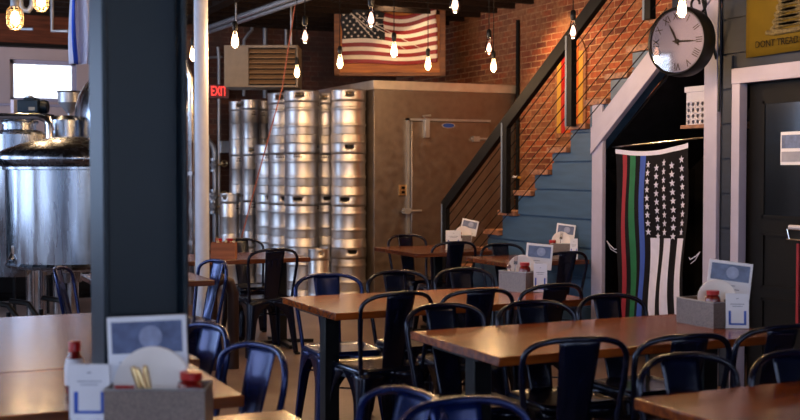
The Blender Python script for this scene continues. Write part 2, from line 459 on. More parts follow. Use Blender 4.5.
# ---------------------------------------------------------------- stair wall (siding), plane X = XW
XW = 5.15
RISE, RUN = .182, .272
def nose(n): return 9.19 - RUN * (n - 5)
N_ST = 17
dl = at(597, 146, X=XW); dr = at(702, 30, X=XW)         # underside line of the diagonal trim
pL0 = at(602, 200, X=XW - .035).y; pL1 = at(591.5, 200, X=XW - .035).y  # left post (smaller Y is nearer)
pR0 = at(716, 200, X=XW - .035).y; pR1 = at(703, 200, X=XW - .035).y
dA = at(603, 143, X=XW); dB = at(659, 71, X=XW)
slope = (dB.z - dA.z) / (dB.y - dA.y)
zdiag = lambda y: dA.z + slope * (y - dA.y)
open_top = zdiag(pR1)
hx = at(730.5, 200, X=XW - .035).y; hx1 = at(738.5, 200, X=XW - .035).y       # door casing
ztopc = at(740, 84, X=XW).z; door_r = hx1 - 1.02
wall = MB()
# stepped part left of the opening
steps = []
for n in range(1, N_ST + 1):
    ya = nose(n) - .045; yb = nose(n + 1) - .045; zt = n * RISE - .045
    if yb < pR0: yb = pR0
    zb_ = 0.0
    # split at opening
    def seg(y_hi, y_lo):
        if y_hi <= y_lo + 1e-4: return
        if y_lo >= pL1 - 1e-3: poly = [(0, y_hi, 0), (0, y_lo, 0), (0, y_lo, zt), (0, y_hi, zt)]
        else:
            zh = min(zdiag(y_hi) + .02, zt); zl = min(zdiag(y_lo) + .02, zt)
            poly = [(0, y_hi, zh), (0, y_lo, zl), (0, y_lo, zt), (0, y_hi, zt)]
        wall.prism([(XW, p[1], p[2]) for p in poly], (.1, 0, 0))
    if ya > pL1 > yb: seg(ya, pL1); seg(pL1, yb)
    else: seg(ya, yb)
    if yb == pR0: break
sw_end = (n, yb)
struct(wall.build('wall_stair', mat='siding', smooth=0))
# right part of the same wall : above the opening, between posts and door, above the door, beyond
w2 = MB()
w2.box((XW, hx, 0), (XW + .1, pR0, ZC))
w2.box((XW, Y0, ztopc), (XW + .1, hx, ZC)).box((XW, Y0, 0), (XW + .1, door_r - .1, ztopc))
ycl = at(672, 20, X=XW).y
w2.prism([(XW, ycl, zdiag(ycl) + .3), (XW, pR0, zdiag(pR0)), (XW, pR0, ZC), (XW, ycl, ZC)], (.1, 0, 0))
struct(w2.build('wall_right', mat='siding_shaded', smooth=0))
# shadow gap boards : each board lap is a raised strip of the siding
lap = MB()
px_lines = [(576, 133.5), (557, 162), (540, 189.7), (507.5, 214.6), (492, 238)]
zs = [at(px, py, X=XW).z for px, py in px_lines]
dz = (zs[0] - zs[-1]) / 4
zl = zs[0] + 3 * dz
board = MB(); k = 0
z = zl
while z > -dz:
    lo = max(z - dz + .008, 0); hi = z - .008
    if hi > .02:
        # horizontal extent of the board : below the stair line, outside the opening
        nlo = 0
        ymax = None
        # highest Y where the stair top stays above the board top -> clip per step
        for n in range(1, N_ST + 1):
            ya = nose(n) - .05; yb = nose(n + 1) - .05; zt = n * RISE - .05
            t = min(hi, zt)
            if t <= lo: continue
            yy0, yy1 = ya, max(yb, pR0)
            if yy1 >= yy0: continue
            spans = []
            if yy0 > pL1: spans.append((yy0, max(yy1, pL1), lo, lo))
            if yy1 < pL1:
                a_ = min(yy0, pL1)
                spans.append((a_, yy1, max(lo, zdiag(a_) + .0), max(lo, zdiag(yy1) + .0)))
            for (a_, b_, l0, l1) in spans:
                if l0 >= t or l1 >= t or a_ - b_ < .005: continue
                board.prism([(XW - .02, a_, l0), (XW - .02, b_, l1), (XW - .02, b_, t), (XW - .02, a_, t)], (.0195, 0, 0))
    z -= dz
trim(board, 'siding', 0, 0)
board = MB(); z = 0.15
yt = at(745, 57, X=XW)
while z < ZC:
    lo = z + .008; hi = min(z + dz - .008, ZC)
    board.box((XW - .02, hx + .02, lo), (XW - .0005, pR0 - .04, hi))
    if lo > ztopc + .08: board.box((XW - .02, Y0, lo), (XW - .0005, hx + .02, hi))
    z += dz
trim(board, 'siding_shaded', 0, 0)
# white trims round the opening
TX = XW - .035
trim(MB().box((TX, pL0, 0), (XW - .001, pL1, zdiag(pL0) + .28)), 'trim')
trim(MB().box((TX, pR0, 0), (XW - .001, pR1, zdiag(pR1) + .12)), 'trim')
pa = (TX, pL1, zdiag(pL1) - .02); 
trim(MB().prism([(TX - .006, pL1 + .01, zdiag(pL1 + .01)), (TX - .006, pR0, zdiag(pR0)), (TX - .006, pR0, zdiag(pR0) + .2), (TX - .006, pL1 + .01, zdiag(pL1 + .01) + .2)], (.04, 0, 0)), 'trim')
trim(MB().prism([(TX - .016, pL1, zdiag(pL1) - .015), (TX - .016, pR0, zdiag(pR0) - .015), (TX - .016, pR0, zdiag(pR0) + .035), (TX - .016, pL1, zdiag(pL1) + .035)], (.045, 0, 0)), 'trim')
trim(MB().box((TX, hx1, 0), (XW + .03, hx, ztopc + .02)), 'trim')
zc2 = at(735, 70, X=XW).z
trim(MB().box((TX - .004, door_r - .12, ztopc), (XW + .03, hx, ztopc + .1)), 'trim')
trim(MB().box((TX, door_r - .1, 0), (XW + .12, door_r, ztopc + .02)), 'trim')
# closet under the stairs, its dark walls painting in the shade inside
zq0 = zdiag(pL1 + .15) - .02; zq1 = zdiag(pR0 - .2) - .02
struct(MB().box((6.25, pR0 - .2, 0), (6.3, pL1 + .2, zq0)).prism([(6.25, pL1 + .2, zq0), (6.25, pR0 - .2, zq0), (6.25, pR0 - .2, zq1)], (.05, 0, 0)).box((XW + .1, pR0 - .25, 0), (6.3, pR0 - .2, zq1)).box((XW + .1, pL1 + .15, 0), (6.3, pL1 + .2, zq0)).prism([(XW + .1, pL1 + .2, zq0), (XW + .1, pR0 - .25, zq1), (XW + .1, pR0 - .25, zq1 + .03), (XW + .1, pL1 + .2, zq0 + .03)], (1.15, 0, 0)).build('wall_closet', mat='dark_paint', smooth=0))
# black door
dX = XW + .05
d1 = struct(MB().box((dX, door_r, .01), (dX + .045, hx1, ztopc)).build('door_1', mat='door_black', world=True, smooth=0), 'black panelled door with a glass upper light beside the siding')
ga = at(766, 104, X=dX); gy = ga.y
gz1 = ga.z; gz0 = at(766, 215, X=dX).z
MB().box((dX - .006, door_r + .17, gz0), (dX + .002, gy, gz1)).build('glass_pane', parent=d1, mat='door_glass', world=True, smooth=0)
pf = MB()
def panelframe(y0, y1, z0, z1):
    for a, b in (((y0, z0), (y1, z0 + .02)), ((y0, z1 - .02), (y1, z1)), ((y0, z0), (y0 + .02, z1)), ((y1 - .02, z0), (y1, z1))):
        pf.box((dX - .012, a[0], a[1]), (dX - .0005, b[0], b[1]))
panelframe(door_r + .15, gy + .02, gz0 - .02, gz1 + .02)
zp1 = at(762, 232, X=dX).z
panelframe(door_r + .13, gy + .02, zp1 - .36, zp1); panelframe(door_r + .13, gy + .02, .18, zp1 - .42)
pf.build('panel_moulding', parent=d1, mat='door_black', world=True, smooth=0)
h0 = at(788, 229, X=dX - .05); h1 = at(788, 239, X=dX - .05)
hm = MB(); hm.box((dX - .05, h0.y - .4, h1.z), (dX - .0005, h0.y, h0.z))
hm.build('crash_bar', parent=d1, mat='black', world=True)
hb = MB(); q = h0.y
for (ya, za, yb, zb2) in ((q, h0.z, q - .02, h1.z), (q, h0.z, q - .4, h0.z), (q, h1.z, q - .4, h1.z)):
    hb.tube([(dX - .056, ya, za), (dX - .056, yb, zb2)], .005)
hb.build('bar_edge', parent=d1, mat='silver', world=True)
MB().tube([(dX - .075, q - .04, h0.z + .015), (dX - .075, q - .4, h0.z + .015)], .014, 12).build('lever', parent=d1, mat='crate', world=True)
# door notice
n0 = at(781, 132, X=dX - .012); n1 = at(781, 165, X=dX - .012)
r = thing('notice', 'white printed notice taped to the glass of the black door', 'sign', (dX - .012, n0.y - .11, n1.z))
hgt = n0.z - n1.z
MB().box((-.002, -.11, 0), (.001, .11, hgt)).build('paper', parent=r, mat='white', smooth=0)
MB().m('photo_ink').box((-.004, -.1, hgt * .5), (-.0025, .1, hgt - .02)).m('grey_ink').box((-.004, -.1, .02), (-.0025, .1, hgt * .4)).build('print', parent=r, smooth=0)
y_ = at(797, 300, X=dX - .02)
tag(MB().box((dX - .03, y_.y - .02, .5), (dX - .02, y_.y, at(797, 240, X=dX).z - .02)).build('strap', mat='cloth_r', world=True, smooth=0), 'dark red strap hanging below the crash bar of the black door', 'strap')

# ---------------------------------------------------------------- staircase
st = thing('staircase', 'open wooden staircase climbing along the blue siding wall', 'staircase', (XW + .5, 8.5, 0))
for n in range(1, N_ST + 1):
    yn = nose(n)
    if yn < pR0 - 1.0: break
    MB().box((XW - .045, yn - RUN - .02, n * RISE - .045), (6.3, yn, n * RISE)).build('tread', parent=st, mat='tread', world=True, bevel=.004)
sg = MB()
for xx in (6.2,):
    sg.prism([(xx, nose(1), -0.0), (xx, nose(1) - .35, 0), (xx, nose(N_ST), N_ST * RISE - .4), (xx, nose(N_ST), N_ST * RISE - .05), (xx, nose(1), RISE - .05)], (.05, 0, 0))
sg.build('stringer', parent=st, mat='dark_paint', world=True, smooth=0)

# railing
XR = XW - .075
rl = thing('stair_railing', 'black steel stair railing with thin slanted cables', 'railing', (XR, 8.5, 0))
tp = at(445.5, 200, X=XR); tq = at(564, 40, X=XR)
sl = (tq.z - tp.z) / (tq.y - tp.y)
zr = lambda y: tp.z + sl * (y - tp.y)
ytop = tp.y - (ZC - .02 - tp.z) / abs(sl)
MB().bar((XR, tp.y + .03, zr(tp.y + .03) - .05), (XR, ytop + .1, zr(ytop + .1) - .05), .05, .11).build('handrail', parent=rl, mat='black', world=True, bevel=.004)
def zst(y):
    n = int((9.19 - y) / RUN) + 5
    return max(n, 0) * RISE
posts = [(tp.y, 0.0)]
for px in (506, 570.5, 648):
    c_ = at(px, 150, X=XR); posts.append((c_.y, None))
for (y, zb0) in posts:
    zb0 = zst(y) - .02 if zb0 is None else zb0
    m_ = MB().m('black').box((XR - .025, y - .045, zb0), (XR + .025, y + .045, min(zr(y) - .06, ZC)))
    m_.m('post_edge_lit').box((XR - .028, y + .022, zb0), (XR + .02, y + .047, min(zr(y) - .04, ZC)))  # grey strip paints the bluish light on the post's left face
    m_.build('post', parent=rl, world=True, bevel=.003)
ya = posts[0][0] - .04; yb = ytop + .3
for k in range(1, 8):
    off = .02 + k * .112
    y_hi = ya; y_lo = yb
    MB().tube([(XR, y_hi, zr(y_hi) - off - .06), (XR, y_lo, zr(y_lo) - off - .06)], .0042, 6).build('cable', parent=rl, mat='black', world=True)

# ---------------------------------------------------------------- walk-in cooler
YC = 11.6
cl = at(373.5, 80, Y=YC); crr = at(516, 86, Y=YC)
CX0, CX1, CZ = cl.x, crr.x, cl.z
cd = thing('walk_in_cooler', 'large galvanised steel walk-in cooler with a hinged door behind the stairs', 'cooler', ((CX0 + CX1) / 2, YC + 1, 0))
CY1 = 13.6
MB().box((CX0 + .01, YC + .01, 0), (CX1 - .01, CY1, CZ - .1)).build('body', parent=cd, mat='cooler', world=True, bevel=.005)
MB().box((CX0, YC, CZ - .1), (CX1, CY1 + .01, CZ)).build('top_cap', parent=cd, mat='cooler_trim', world=True, bevel=.004)
a = at(409, 121, Y=YC); b = at(488, 124, Y=YC)
dx0, dx1, dzt = a.x, b.x, a.z
dr_ = MB().box((dx0, YC - .06, .05), (dx1, YC + .005, dzt)).build('door', parent=cd, mat='cooler', world=True, bevel=.012)
e = MB()
e.box((dx0 - .035, YC - .03, .04), (dx0 - .005, YC + .012, dzt + .03)).box((dx0 - .035, YC - .03, dzt + .005), (dx1 + .02, YC + .012, dzt + .03))
e.build('door_casing', parent=cd, mat='galv', world=True)
h = MB(); p = at(426, 127, Y=YC - .07)
h.box((p.x - .03, YC - .11, p.z - .12), (p.x + .03, YC - .055, p.z + .08)).tube([(p.x, YC - .09, p.z + .08), (p.x - .05, YC - .09, p.z + .12), (p.x + .05, YC - .09, p.z + .13)], .012)
h.build('door_closer', parent=cd, mat='galv', world=True, bevel=.004)
for py in (211, 139):
    h = MB(); p = at(405 if py > 200 else 474, py, Y=YC - .07)
    h.tube([(p.x - .04, YC - .08, p.z), (p.x + .2, YC - .08, p.z)], .014).box((p.x - .02, YC - .1, p.z - .03), (p.x + .06, YC - .04, p.z + .03))
    h.build('hinge' if py > 200 else 'latch', parent=cd, mat='galv', world=True)
p = at(403, 190, Y=YC)
MB().m('brass').box((p.x - .05, YC - .015, p.z - .06), (p.x + .04, YC + .006, p.z + .06)).m('black').box((p.x - .025, YC - .019, p.z - .04), (p.x + .015, YC - .014, p.z - .01)).box((p.x - .025, YC - .019, p.z + .01), (p.x + .015, YC - .014, p.z + .04)).build('switch_plate', parent=cd, world=True)
p = at(448.5, 125.5, Y=YC - .064)
MB().m('galv').lathe([(0.0, 0), (.085, 0), (.085, .004), (0, .004)], 24, (p.x, YC - .061, p.z), axis=Vector((0, -1, 0))).build('oval_badge', parent=cd, world=True).data.transform(Matrix.Translation((0, 0, p.z * .62)) @ Matrix.Diagonal((1, 1, .38, 1)))
MB().m('cloth_b').lathe([(0.0, 0), (.072, 0), (.072, .003), (0, .003)], 24, (p.x, YC - .065, p.z), axis=Vector((0, -1, 0))).build('badge_face', parent=cd, world=True).data.transform(Matrix.Translation((0, 0, p.z * .66)) @ Matrix.Diagonal((1, 1, .34, 1)))
# pipe run at the cooler's right end
g = MB(); p = at(516, 160, Y=YC - .05)
g.tube([(p.x + .02, YC - .05, 0), (p.x + .02, YC - .05, 3.2)], .025, 10)
tag(g.build('drain_pipe', mat='black', world=True), 'thin black upright pipe at the right end of the cooler', 'pipe')
p = at(513, 177, Y=YC - .25)
vh = MB(); vh.m('white').tube([p, p + Vector((.05, 0, 0))], .012).m('yellow').tube([p + Vector((.05, 0, 0)), p + Vector((.1, 0, -.01))], .014)
vh.m('black').tube([p + Vector((.02, 0, 0)), (p.x + .02, YC - .05, p.z)], .008)
tag(vh.build('valve_handle', world=True), 'small white and yellow valve handle behind the railing post', 'valve')

# ---------------------------------------------------------------- kegs
def make_keg(label, R=.2, H=.594, name='beer_keg', slim=False):
    t = thing(name, label, 'keg')
    body = MB()
    if not slim:
        prof = [(0, .03), (R * .8, .03), (R * .93, .06), (R * .96, .075), (R * .96, .175), (R * .965, .18), (R, .195), (R, .205), (R * .965, .22), (R * .96, .225), (R * .96, .36), (R * .965, .365), (R, .38), (R, .39), (R * .965, .405), (R * .96, .41), (R * .96, .475), (R * .9, .51), (R * .7, .535), (R * .3, .55), (0, .552)]
    else:
        prof = [(0, .03), (R * .8, .03), (R * .95, .06), (R * .97, .08), (R * .97, .29), (R, .296), (R * .97, .302), (R * .97, .47), (R * .9, .505), (R * .6, .53), (0, .54)]
    body.lathe(prof, 40).build('body', parent=t, mat='keg')
    # chimes (top with hand slots)
    n = 48; ns = 2
    slots = set()
    for c in (0, n // 2):
        for k in range(-ns, ns): slots.add((c + k) % n)
    rim = MB(); z0, z1 = .46, H
    pr = [(R * .985, z0), (R * .985, z0 + .035), (R * .985, z0 + .062), (R * .985, z1 - .032), (R * .985, z1 - .012), (R, z1 - .006), (R * .985, z1), (R * .95, z1), (R * .93, z1 - .012)]
    rim.lathe(pr, n, skip=lambda i, k: i == 2 and k in slots)
    rim.build('top_rim', parent=t, mat='keg', solid=.003, fix=False)
    bt = MB().lathe([(R * .93, .012), (R * .95, 0), (R * .985, 0), (R, .006), (R * .985, .012), (R * .985, .09), (R * .96, .1)], 40, skip=lambda i, k: False)
    bt.build('bottom_rim', parent=t, mat='keg', solid=.003, fix=False)
    MB().lathe([(.0, .53), (.035, .53), (.035, .57), (.022, .575), (0, .575)], 16).build('valve', parent=t, mat='brass')
    # embossed lettering band : small raised marks
    st_ = MB(); rr = R * .975 + .0025
    for row, (za, hh, cnt) in enumerate(((.455, .013, 9), (.432, .016, 14)) if not slim else ((.43, .014, 6), (.40, .018, 9))):
        for k in range(cnt):
            a_ = PI / 2 + (k - cnt / 2) * (.018 + .05 * (.2 / R) * .5)
            if random.random() < .15: continue
            c = Vector((math.cos(a_) * rr, math.sin(a_) * rr, za)); st_.cbox(c, (.004, .008, hh), Matrix.Rotation(a_, 3, 'Z'))
    st_.build('stamped_marks', parent=t, mat='stamp', smooth=0)
    return t
H = .584
stacks = [  # px, distance, count, slim, description
    (302, 13.0, 4, False, 'front stack beside the single slim keg'),
    (348.5, 12.82, 4, False, 'right-hand stack against the cooler'),
    (285, 13.4, 4, False, 'tall stack left of the front one'),
    (325.5, 13.45, 4, False, 'half-hidden stack between two others'),
    (271.5, 13.82, 3, False, 'three-high stack behind the hose'),
    (250.8, 14.5, 4, True, 'slim stack under the heater middle'),
    (238.5, 14.85, 4, True, 'slim stack nearest the exit sign'),
    (264, 14.75, 4, True, 'stack hidden behind wide kegs'),
    (229.5, 13.9, 2, True, 'short stack at the far left'),
    (318.5, 12.55, 1, True, 'floor'),
]
order = ['bottom', 'second from the bottom', 'third from the bottom', 'topmost']
wide = slim_ = None
for si, (px, d, cnt, slim, desc) in enumerate(stacks):
    p = at(px, 200, D=d)
    for k in range(cnt):
        if cnt == 1: lab = 'single slim steel keg standing on the floor in front of the keg stacks'
        else:
            o_ = 'topmost' if k == cnt - 1 else order[k]
            lab = ('slim' if slim else 'wide') + ' steel keg, ' + o_ + ' in the ' + desc
        loc = (p.x, p.y, k * (H + .0005)); vd = math.atan2(-p.y, -p.x)
        rz = vd - PI / 2 + random.uniform(-.6, .6) + (PI / 2 if (k + si) % 2 else 0) if slim else vd - (PI / 2 if k % 2 == 0 and si != 1 else 0) + random.uniform(-.35, .35)
        grp = 'stacked kegs'
        if slim:
            if slim_ is None: slim_ = make_keg(lab, .118, H, 'slim_keg', True); slim_.location = loc; slim_.rotation_euler = (0, 0, rz); slim_['group'] = grp
            else: dup(slim_, loc, rz, lab, grp)
        else:
            if wide is None: wide = make_keg(lab); wide.location = loc; wide.rotation_euler = (0, 0, rz); wide['group'] = grp
            else: dup(wide, loc, rz, lab, grp)
# hose leaning on the kegs
HP = [at(px_, py_, D=12.45) for px_, py_ in ((297, -8), (282, 89), (267, 143), (252, 198), (242, 236))]
tag(MB().tube(HP + [Vector((HP[-1].x - .02, HP[-1].y, .02))], .007, 6).build('air_hose', mat='cord_red', world=True), 'thin pinkish hose hanging diagonally in front of the slim kegs', 'hose')

# ---------------------------------------------------------------- unit heater
hd = 12.9
a = at(224, 45, D=hd); b = at(298, 45, D=hd); c = at(224, 87, D=hd)
Wd = (b - a).length; Hh = a.z - c.z
rz = math.atan2(b.y - a.y, b.x - a.x)
ht = thing('unit_heater', 'beige unit heater with wide horizontal louvers hung from the ceiling', 'heater', (a.x, a.y, c.z), rz)
MB().box((0, 0.0, 0), (Wd * .33, .5, Hh)).box((Wd * .33, .06, 0), (Wd, .5, Hh)).box((Wd * .97, 0, 0), (Wd, .06, Hh)).box((Wd * .33, 0, 0), (Wd * .97, .06, .02)).box((Wd * .33, 0, Hh - .03), (Wd * .97, .06, Hh)).build('cabinet', parent=ht, mat='bronze', bevel=.003)
MB().box((Wd * .33, .05, .02), (Wd * .97, .0605, Hh - .03)).build('grille_back', parent=ht, mat='black', smooth=0)
for k in range(7):
    z = .045 + k * (Hh - .07) / 7
    MB().cbox((Wd * .65, .02, z + .015), (Wd * .62, .06, .012), Matrix.Rotation(math.radians(35), 3, 'X')).build('louver', parent=ht, mat='louver', smooth=0)
MB().tube([(.1, .25, Hh), (.1, .25, ZC - c.z)], .01).tube([(Wd - .1, .25, Hh), (Wd - .1, .25, ZC - c.z)], .01).build('hanger_rod', parent=ht, mat='galv')

# conduits on the brick wall
def wallpipe(name, pts, r, mat, label, cat='pipe', Y=Y1 - .06):
    P = [at(px, py, Y=Y) for px, py in pts]
    return tag(MB().tube(P, r, 8).build(name, mat=mat, world=True), label, cat)
wallpipe('conduit', [(218, 47), (219, 60), (219, 150), (219, 190), (219.5, 250)], .022, 'galv', 'grey conduit running down past the exit sign')
wallpipe('conduit', [(252, 12), (252, 30), (249, 33), (244, 40), (244, 96)], .022, 'galv', 'bent conduit above the heater, left one of two')
wallpipe('conduit', [(265, 12), (265, 98)], .03, 'galv', 'straight upright conduit just left of the middle of the heater')
wallpipe('conduit', [(271, 12), (284, 18), (286, 30), (286, 98)], .022, 'galv', 'bent conduit above the right half of the heater')
wallpipe('conduit', [(195, 100), (205, 60), (210, 57.5), (222, 57)], .016, 'galv', 'thin curved conduit arching above the exit sign')
wallpipe('water_pipe', [(208, 140), (213, 146), (214.5, 152), (215, 180), (215, 250)], .035, 'galv', 'wide grey water pipe with valves beside the white pipe')
wallpipe('water_pipe', [(208.5, 135), (209, 250)], .014, 'galv', 'thin grey water pipe close behind the white pipe')
for (px, py) in ((214, 165), (214, 196), (213, 207)):
    p = at(px, py, Y=Y1 - .1)
    t = thing('pipe_valve', 'brass and steel valve on the wall pipes at the height of the %s kegs' % {165: 'third', 196: 'second', 207: 'lower second'}[py], 'valve', p)
    MB().lathe([(0, -.09), (.05, -.09), (.05, -.06), (.035, -.05), (.06, 0), (.035, .05), (.05, .06), (.05, .09), (0, .09)], 12).build('valve_body', parent=t, mat='galv')
    MB().tube([(.05, -.02, 0), (.13, -.04, .02)], .012).tube([(.13 + .04 * math.cos(i), -.04, .02 + .04 * math.sin(i)) for i in [k * PI / 4 for k in range(8)]], .01, 6, closed=True).build('handwheel', parent=t, mat='brass')
a = at(218.5, 141, Y=Y1 - .02); b = at(228.5, 153, Y=Y1 - .02)
tag(MB().box((a.x, Y1 - .12, b.z), (b.x, Y1, a.z)).build('junction_box', mat='galv', world=True, bevel=.006), 'square grey junction box on the brick wall left of the slim kegs', 'box')
a = at(208, 193, Y=Y1 - .02); b = at(213, 200, Y=Y1 - .02)
tag(MB().m('white').box((a.x, Y1 - .08, b.z), (b.x, Y1, a.z)).build('outlet_box', world=True, bevel=.004), 'small white outlet box on the wall between the pipe valves', 'box')

# exit sign
a = at(208, 84, Y=Y1 - .1); b = at(229.5, 99, Y=Y1 - .1)
ex = thing('exit_sign', 'red lit EXIT sign on the brick wall beside the white pipe', 'sign', ((a.x + b.x) / 2, Y1 - .1, b.z))
w_, h_ = (b.x - a.x), (a.z - b.z)
MB().box((-w_ / 2, 0, 0), (w_ / 2, .1, h_)).build('housing', parent=ex, mat='exit_body', bevel=.01)
MB().box((-w_ / 2 + .015, -.004, .015), (w_ / 2 - .015, 0.0, h_ - .015)).build('face', parent=ex, mat='exit_face', smooth=0)
text('lettering', 'EXIT', h_ * .95, ex, Vector((.0, -.008, h_ * .5)), basis((1, 0, 0), (0, 0, 1)), 'exit_red', depth=.001, sx=.6)

# ---------------------------------------------------------------- carved flag art
ad = 14.0
a = at(334, 6, D=ad); b = at(445.5, 6, D=ad); c = at(334, 76, D=ad)
W_ = (b - a).length; H_ = a.z - c.z; rz = math.atan2(b.y - a.y, b.x - a.x)
art = thing('carved_flag', 'carved wooden waving flag on a golden framed board above the cooler', 'wall art', ((a.x + b.x) / 2, (a.y + b.y) / 2, c.z), rz)
MB().box((-W_ / 2 + .02, .01, .02), (W_ / 2 - .02, .04, H_ - .02)).build('backing_board', parent=art, mat='art_wood', smooth=0)
fw = .07
fr = MB()
fr.box((-W_ / 2, -.015, 0), (W_ / 2, .05, fw * .6)).box((-W_ / 2, -.015, H_ - fw * .8), (W_ / 2, .05, H_)).box((-W_ / 2, -.015, 0), (-W_ / 2 + fw, .05, H_)).box((W_ / 2 - fw, -.015, 0), (W_ / 2, .05, H_))
fr.build('frame', parent=art, mat='frame_wood', bevel=.004)
NS = 13
fx0, fx1 = -W_ / 2 + .1, W_ / 2 - .1
def fl(u, v, off=0):
    x = fx0 + (fx1 - fx0) * u; amp = .016 + .034 * u
    z = H_ * .17 + (H_ * .75) * v + amp * math.sin(u * 7 + .5) * (.4 + v) 
    if v > .62: x = x - .02 * math.sin((v - .62) * 8)
    y = -.03 + .022 * math.sin(u * 9 + v * 2) - off
    return (x, y, z)
def flm(u, v):
    if u < .45 and v > .46: return 'art_blue'
    return 'art_red' if int(v * NS) % 2 == 0 else 'art_white'
cb = MB().grid(fl, 60, 52, flm)
cb.build('carved_flag_relief', parent=art, solid=.02)
def star(mb, c, rgt, up, r, nrm, d=.004):
    pts = []
    for k in range(10):
        t = PI / 2 + k * PI / 5; q = r if k % 2 == 0 else r * .42
        pts.append(c + rgt * (q * math.cos(t)) + up * (q * math.sin(t)))
    mb.prism(pts, nrm * d)
sm = MB()
for j in range(7):
    for i in range(6 if j % 2 == 0 else 5):
        u = .03 + (i + (.5 if j % 2 else 0)) * .07; v = .50 + j * .068
        star(sm, Vector(fl(u, v, .016)), Vector((1, 0, 0)), Vector((0, 0, 1)), .018, Vector((0, -1, 0)))
sm.build('stars', parent=art, mat='art_white', smooth=0)
cr_ = MB()
for (u0, v0, u1, v1) in ((.1, .93, .36, .4), (.1, .93, .55, .3), (.18, .9, .7, .25), (.3, .72, .48, .6), (.3, .78, .9, .2), (.36, .86, .48, .9), (.3, .72, .46, .78)):
    p0 = Vector(fl(u0, v0, .02)); p1 = Vector(fl(u1, v1, .02)); cr_.tube([p0, (p0 + p1) / 2, p1], [.004, .006, .002], 5)
cr_.build('carved_ray', parent=art, mat='art_white')
tag(MB().tube([(art.location.x, art.location.y + .3, 0)[:2] + (H_ + c.z,), (art.location.x, art.location.y + .3, ZC)], .01).build('hanger', mat='black', world=True), 'thin black hanger rod behind the carved flag', 'rod')
# spot lamp over the art
lp = at(393, -7, D=13.6)
al = thing('picture_lamp', 'bright warm downlight over the top edge of the carved flag', 'lamp', lp)
MB().lathe([(0, .16), (.05, .15), (.12, .06), (.15, 0), (.145, 0), (.11, .055), (0, .12)], 24).build('shade', parent=al, mat='black_metal')
MB().lathe([(0, .04), (.1, .04), (.1, .048), (0, .048)], 20).build('diffuser', parent=al, mat='lamp_face')
MB().tube([(0, 0, .15), (0, 0, ZC - lp.z)], .012).build('stem', parent=al, mat='black_metal')
def spot(name, loc, target, power, col, ang, blend=.6, r=.05):
    l = bpy.data.lights.new(name, 'SPOT'); l.energy = power; l.color = col; l.spot_size = math.radians(ang); l.spot_blend = blend; l.shadow_soft_size = r
    o = bpy.data.objects.new(name, l); C.objects.link(o); o.location = loc
    o.rotation_euler = (Vector(target) - Vector(loc)).to_track_quat('-Z', 'Y').to_euler(); return o
spot('picture_light', lp + Vector((0, 0, -.01)), (art.location.x, art.location.y, c.z + .25), 42, (1, .72, .42), 120)

# brick wall pictures / panel behind the railing
p0 = at(554, 138, X=X1 - .03); p1 = at(585, 30, X=X1 - .03)
py0, py1, pz0, pz1 = p1.y, p0.y, p0.z, p1.z
pn = thing('painted_board', 'tall round-topped board painted in red orange and yellow stripes on the brick wall', 'wall art', (X1 - .02, (py0 + py1) / 2, pz0))
hw = (py1 - py0) / 2; hh = pz1 - pz0
def arch(x, w, h, n=12): return [(x, -w, 0), (x, w, 0)] + [(x, w * math.cos(t), h - w + w * math.sin(t)) for t in [PI * k / n for k in range(n + 1)]]
MB().prism(arch(0, hw, hh), (.018, 0, 0)).build('board', parent=pn, mat='tread', smooth=0)
cols = ['yellow', 'orange', 'red', 'orange', 'red', 'yellow']
for k, cn in enumerate(cols):
    y0_ = -hw * .85 + k * hw * 1.7 / 6; y1_ = y0_ + hw * 1.7 / 6 - .004
    zt = hh - hw + math.sqrt(max(0, (hw * .9) ** 2 - max(abs(y0_), abs(y1_)) ** 2))
    MB().box((-.006, y0_, .05), (-.0005, y1_, zt)).build('stripe', parent=pn, mat=cn, smooth=0)

# ---------------------------------------------------------------- hanging filament bulbs
def make_bulb(lit, label):
    t = thing('filament_bulb', label, 'pendant lamp')
    MB().lathe([(0, -.075), (.014, -.073), (.026, -.06), (.032, -.04), (.031, -.022), (.024, .01), (.016, .04), (.013, .055)], 16).build('bulb_glass', parent=t, mat='glass')
    if lit: MB().lathe([(0, -.07), (.018, -.064), (.027, -.045), (.026, -.028), (.016, -.002), (.007, .02), (0, .03)], 12).build('filament', parent=t, mat='bulb_on')
    else: MB().lathe([(0, -.055), (.014, -.05), (.02, -.035), (.015, -.01), (.006, .015), (0, .02)], 12).build('filament', parent=t, mat='bulb_dim')
    MB().lathe([(0, .052), (.014, .052), (.02, .07), (.02, .11), (.012, .125), (0, .126)], 14).build('socket', parent=t, mat='black_metal')
    MB().tube([(0, 0, .125), (0, 0, 1.09)], .0035, 6).build('cord', parent=t, mat='black')
    return t
bulbs = [(235, 38, 1, 'bright bulb on a black cord above the left end of the heater'), (297, 70, 1, 'bright bulb hanging in front of the right edge of the heater'),
         (305, 33, 0, 'paler bulb with a visible filament between the heater and the carved flag'), (340, 60, 1, 'bright bulb over the lower left corner of the carved flag'),
         (371, 15, 0, 'large pale bulb in front of the stars of the carved flag'), (394, 48, 1, 'bright bulb in front of the middle of the carved flag'),
         (428, 62, 1, 'bright bulb over the lower right of the carved flag'), (455, 0, 0, 'bulb cut by the top edge, right of the carved flag'),
         (489, 45, 0, 'paler upper bulb of the close pair against the red brick'), (493.5, 64, 1, 'bright lower bulb of the close pair against the red brick'),
         (573, 28, 0, 'large pale bulb in front of the tall railing post'), (682, 5, 1, 'glowing bulb hanging in front of the round clock'),
         (193, 52, 1, 'bright bulb close to the left side of the white pipe')]
proto = {}
